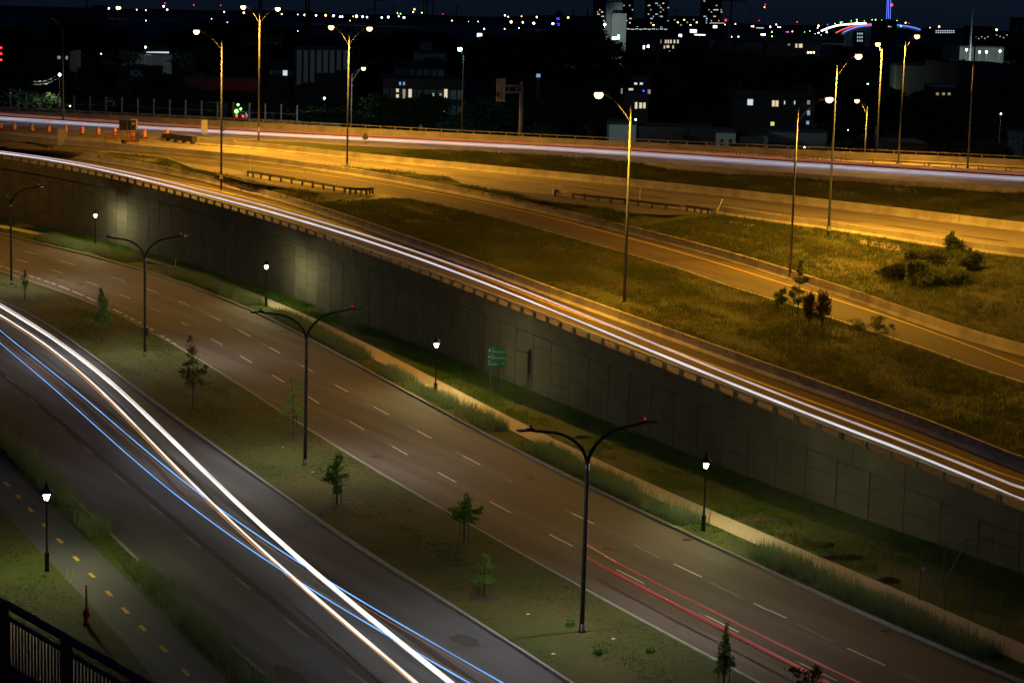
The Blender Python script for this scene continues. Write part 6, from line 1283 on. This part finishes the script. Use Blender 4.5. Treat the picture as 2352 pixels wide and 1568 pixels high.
CT = [(62, 184, 366, 'green-lit tree at the left edge under the utility lamp', 1.15), (88, 205, 360, 'lower green tree right of the brightest left one', 1.1), (25, 190, 372, 'dark tree at the far left edge', 1.2),
 (712, 234, 392, 'green-lit bush-like tree left of the white lamp', 1.6), (752, 240, 388, 'bright green round tree under the white lamp', 1.8), (780, 246, 386, 'low tree right of the white lamp', 1.5), (735, 228, 410, 'taller dim tree behind the white lamp', 1.2),
 (860, 205, 400, 'dark tree left of the brick apartment house', 1.2), (975, 196, 405, 'dark tree before the brick apartment house', 1.2), (1060, 250, 372, 'shadowed tree at the foot of the bluish lamp', 1.2), (1110, 215, 390, 'dark tree left of the gantry', 1.3),
 (985, 118, 630, 'scraggly tree before the pale bluish wall', .7), (1290, 46, 900, 'large dark tree mass on the skyline under the blue tower', 1.8), (1330, 44, 920, 'round dark treetop left of the silo', 1.7), (1250, 85, 750, 'dark tree in the middle distance left of centre', 1.5), (1380, 90, 760, 'dark tree under the silo', 1.6), (1430, 171, 470, 'teal-lit tree among dark roofs', 1.3),
 (1510, 140, 560, 'dark tree below the mid-rise block', 1.7), (1580, 92, 700, 'dark rounded tree right of the mid-rise block', 1.9), (1640, 96, 680, 'broad dark tree right of centre', 1.9), (1700, 115, 600, 'dark tree before the yellow-banded warehouse', 1.7), (1600, 180, 480, 'dark tree in the black middle ground', 1.8), (1545, 215, 430, 'dark tree behind the three glowing windows', 1.5),
 (1700, 318, 364, 'small dark bush beside the pale two-windowed shed', .9), (1900, 110, 640, 'dark tree left of the white lamp', 1.7), (1960, 170, 520, 'tree beside the white lamp right of centre', 1.3), (1940, 310, 345, 'dark tree behind the parapet left of the slim lamp', 1.1), (1880, 330, 350, 'dark shrub-like tree before the pale garages', .9),
 (2200, 130, 680, 'green-lit tree under the leftmost floodlight', 1.5), (2240, 134, 676, 'green-lit tree under the second floodlight', 1.5), (2275, 133, 676, 'green-lit tree under the third floodlight', 1.5), (2305, 134, 680, 'green-lit tree under the rightmost floodlight', 1.5),
 (2195, 212, 440, 'tree beside the low brick front', 1.2), (2095, 205, 470, 'dark tree left of the low brick front', 1.3), (2030, 200, 480, 'dark tree among the lamp poles', 1.4), (2240, 190, 450, 'dark tree right of the low brick front', 1.5), (2310, 200, 430, 'dark tree near the right edge', 1.6),
 (2180, 318, 330, 'dark green tree left of the unlit pole', 1.3), (2265, 308, 322, 'large green tree lit from the left near the right edge', 1.5), (2300, 325, 318, 'lower right part-lit tree by the right edge', 1.2), (2140, 322, 334, 'shadowy tree left of the large green one', 1.2), (2340, 345, 316, 'tree at the right frame edge', 1.0),
 (700, 88, 900, 'dark tree behind the striped block', 1.7), (480, 40, 1300, 'dim tree mass above the first tall lamp', 2), (590, 33, 1300, 'green-tinged tree behind the left double-armed lamp', 1.6), (930, 62, 1100, 'dim green treetop on the skyline', 2.2), (160, 100, 640, 'dark tree by the unlit lamp pole', 1.6), (230, 130, 560, 'dark tree left of the window strip', 1.7), (390, 150, 500, 'dark tree left of the first tall lamp', 1.7), (320, 205, 420, 'dark tree behind the graffiti wall', 1.8), (470, 222, 400, 'dark tree near the red-lit wall', 1.4), (200, 215, 400, 'dark tree behind the message board', 1.6), (1240, 215, 420, 'black tree right of the gantry', 1.6), (1320, 200, 440, 'black tree left of the nearest lamp head', 1.7)]
for x, y, D, lb, ws in CT: ctree(x, y, D, lb, ws)
rg = random.Random(5); AN = [(0, 'left edge'), (150, 'unlit lamp pole'), (300, 'message board'), (510, 'first tall lamp'), (600, 'upper double lamp'), (800, 'lower double lamp'), (1060, 'bluish lamp'), (1200, 'gantry'), (1440, 'nearest highway lamp'), (1650, 'pale shed'), (1830, 'leafy-cluster lamp'), (1980, 'short sodium lamp'), (2070, 'slim lamp'), (2230, 'unlit right pole')]
an_n = {}
for D, y0, n in ((1000, 62, 20), (780, 88, 16), (620, 118, 18), (500, 160, 15), (430, 205, 13), (375, 262, 11)):
    for j in range(n):
        x = -40+2430*(j+rg.uniform(.2, .8))/n
        if 1395 < x < 1500 and y0 < 100 or 2185 < x < 2310 and y0 < 130 or D < 450 and (880 < x < 1050 or 1450 < x < 1500 or 1690 < x < 1870 or 30 < x < 110) or D == 375 and (1400 < x < 1480 or 1640 < x < 1900) or D == 500 and (640 < x < 810): continue
        y = y0+.027*(x-800)+rg.uniform(-9, 12); a = min(AN, key=lambda q: abs(q[0]-x)); k = (a[1], D); an_n[k] = an_n.get(k, 0)+1
        dist_w = {1000: 'on the skyline', 780: 'far behind', 620: 'well behind', 500: 'behind', 430: 'close behind', 375: 'just beyond the parapet near'}[D]
        ctree(x, y, D, 'dark tree %s the %s, %s of its row' % (dist_w if D != 1000 else 'on the skyline above', a[1], ORD[an_n[k]-1]), rg.uniform(1.5, 2.1))
# green tree near the right edge is lit by a street lamp of the street behind the motorway (seen as the white glow there)
citylamp(2299, 262, 352, 'w', 0.9, 2000, (.75, 1, .7), 'small white lamp above the large green tree at the right')
# far hills
m = MB(); xs = np.linspace(-3200, 3200, 90); zz = [-10+9*math.sin(x*.0013+1)+5*math.sin(x*.0041)+3*math.sin(x*.011) for x in xs]
m.v = [(x, 9000, -40) for x in xs]+[(x, 9000+40, z) for x, z in zip(xs, zz)]+[(x, 9900, -40) for x in xs]; n_ = len(xs)
m.f = [(k, k+1, n_+k+1, n_+k) for k in range(n_-1)]+[(n_+k, n_+k+1, 2*n_+k+1, 2*n_+k) for k in range(n_-1)]
struct(m.build('hills', 'ground'))
for o in COL.objects:
    if '_w' in o.keys(): del o['_w']
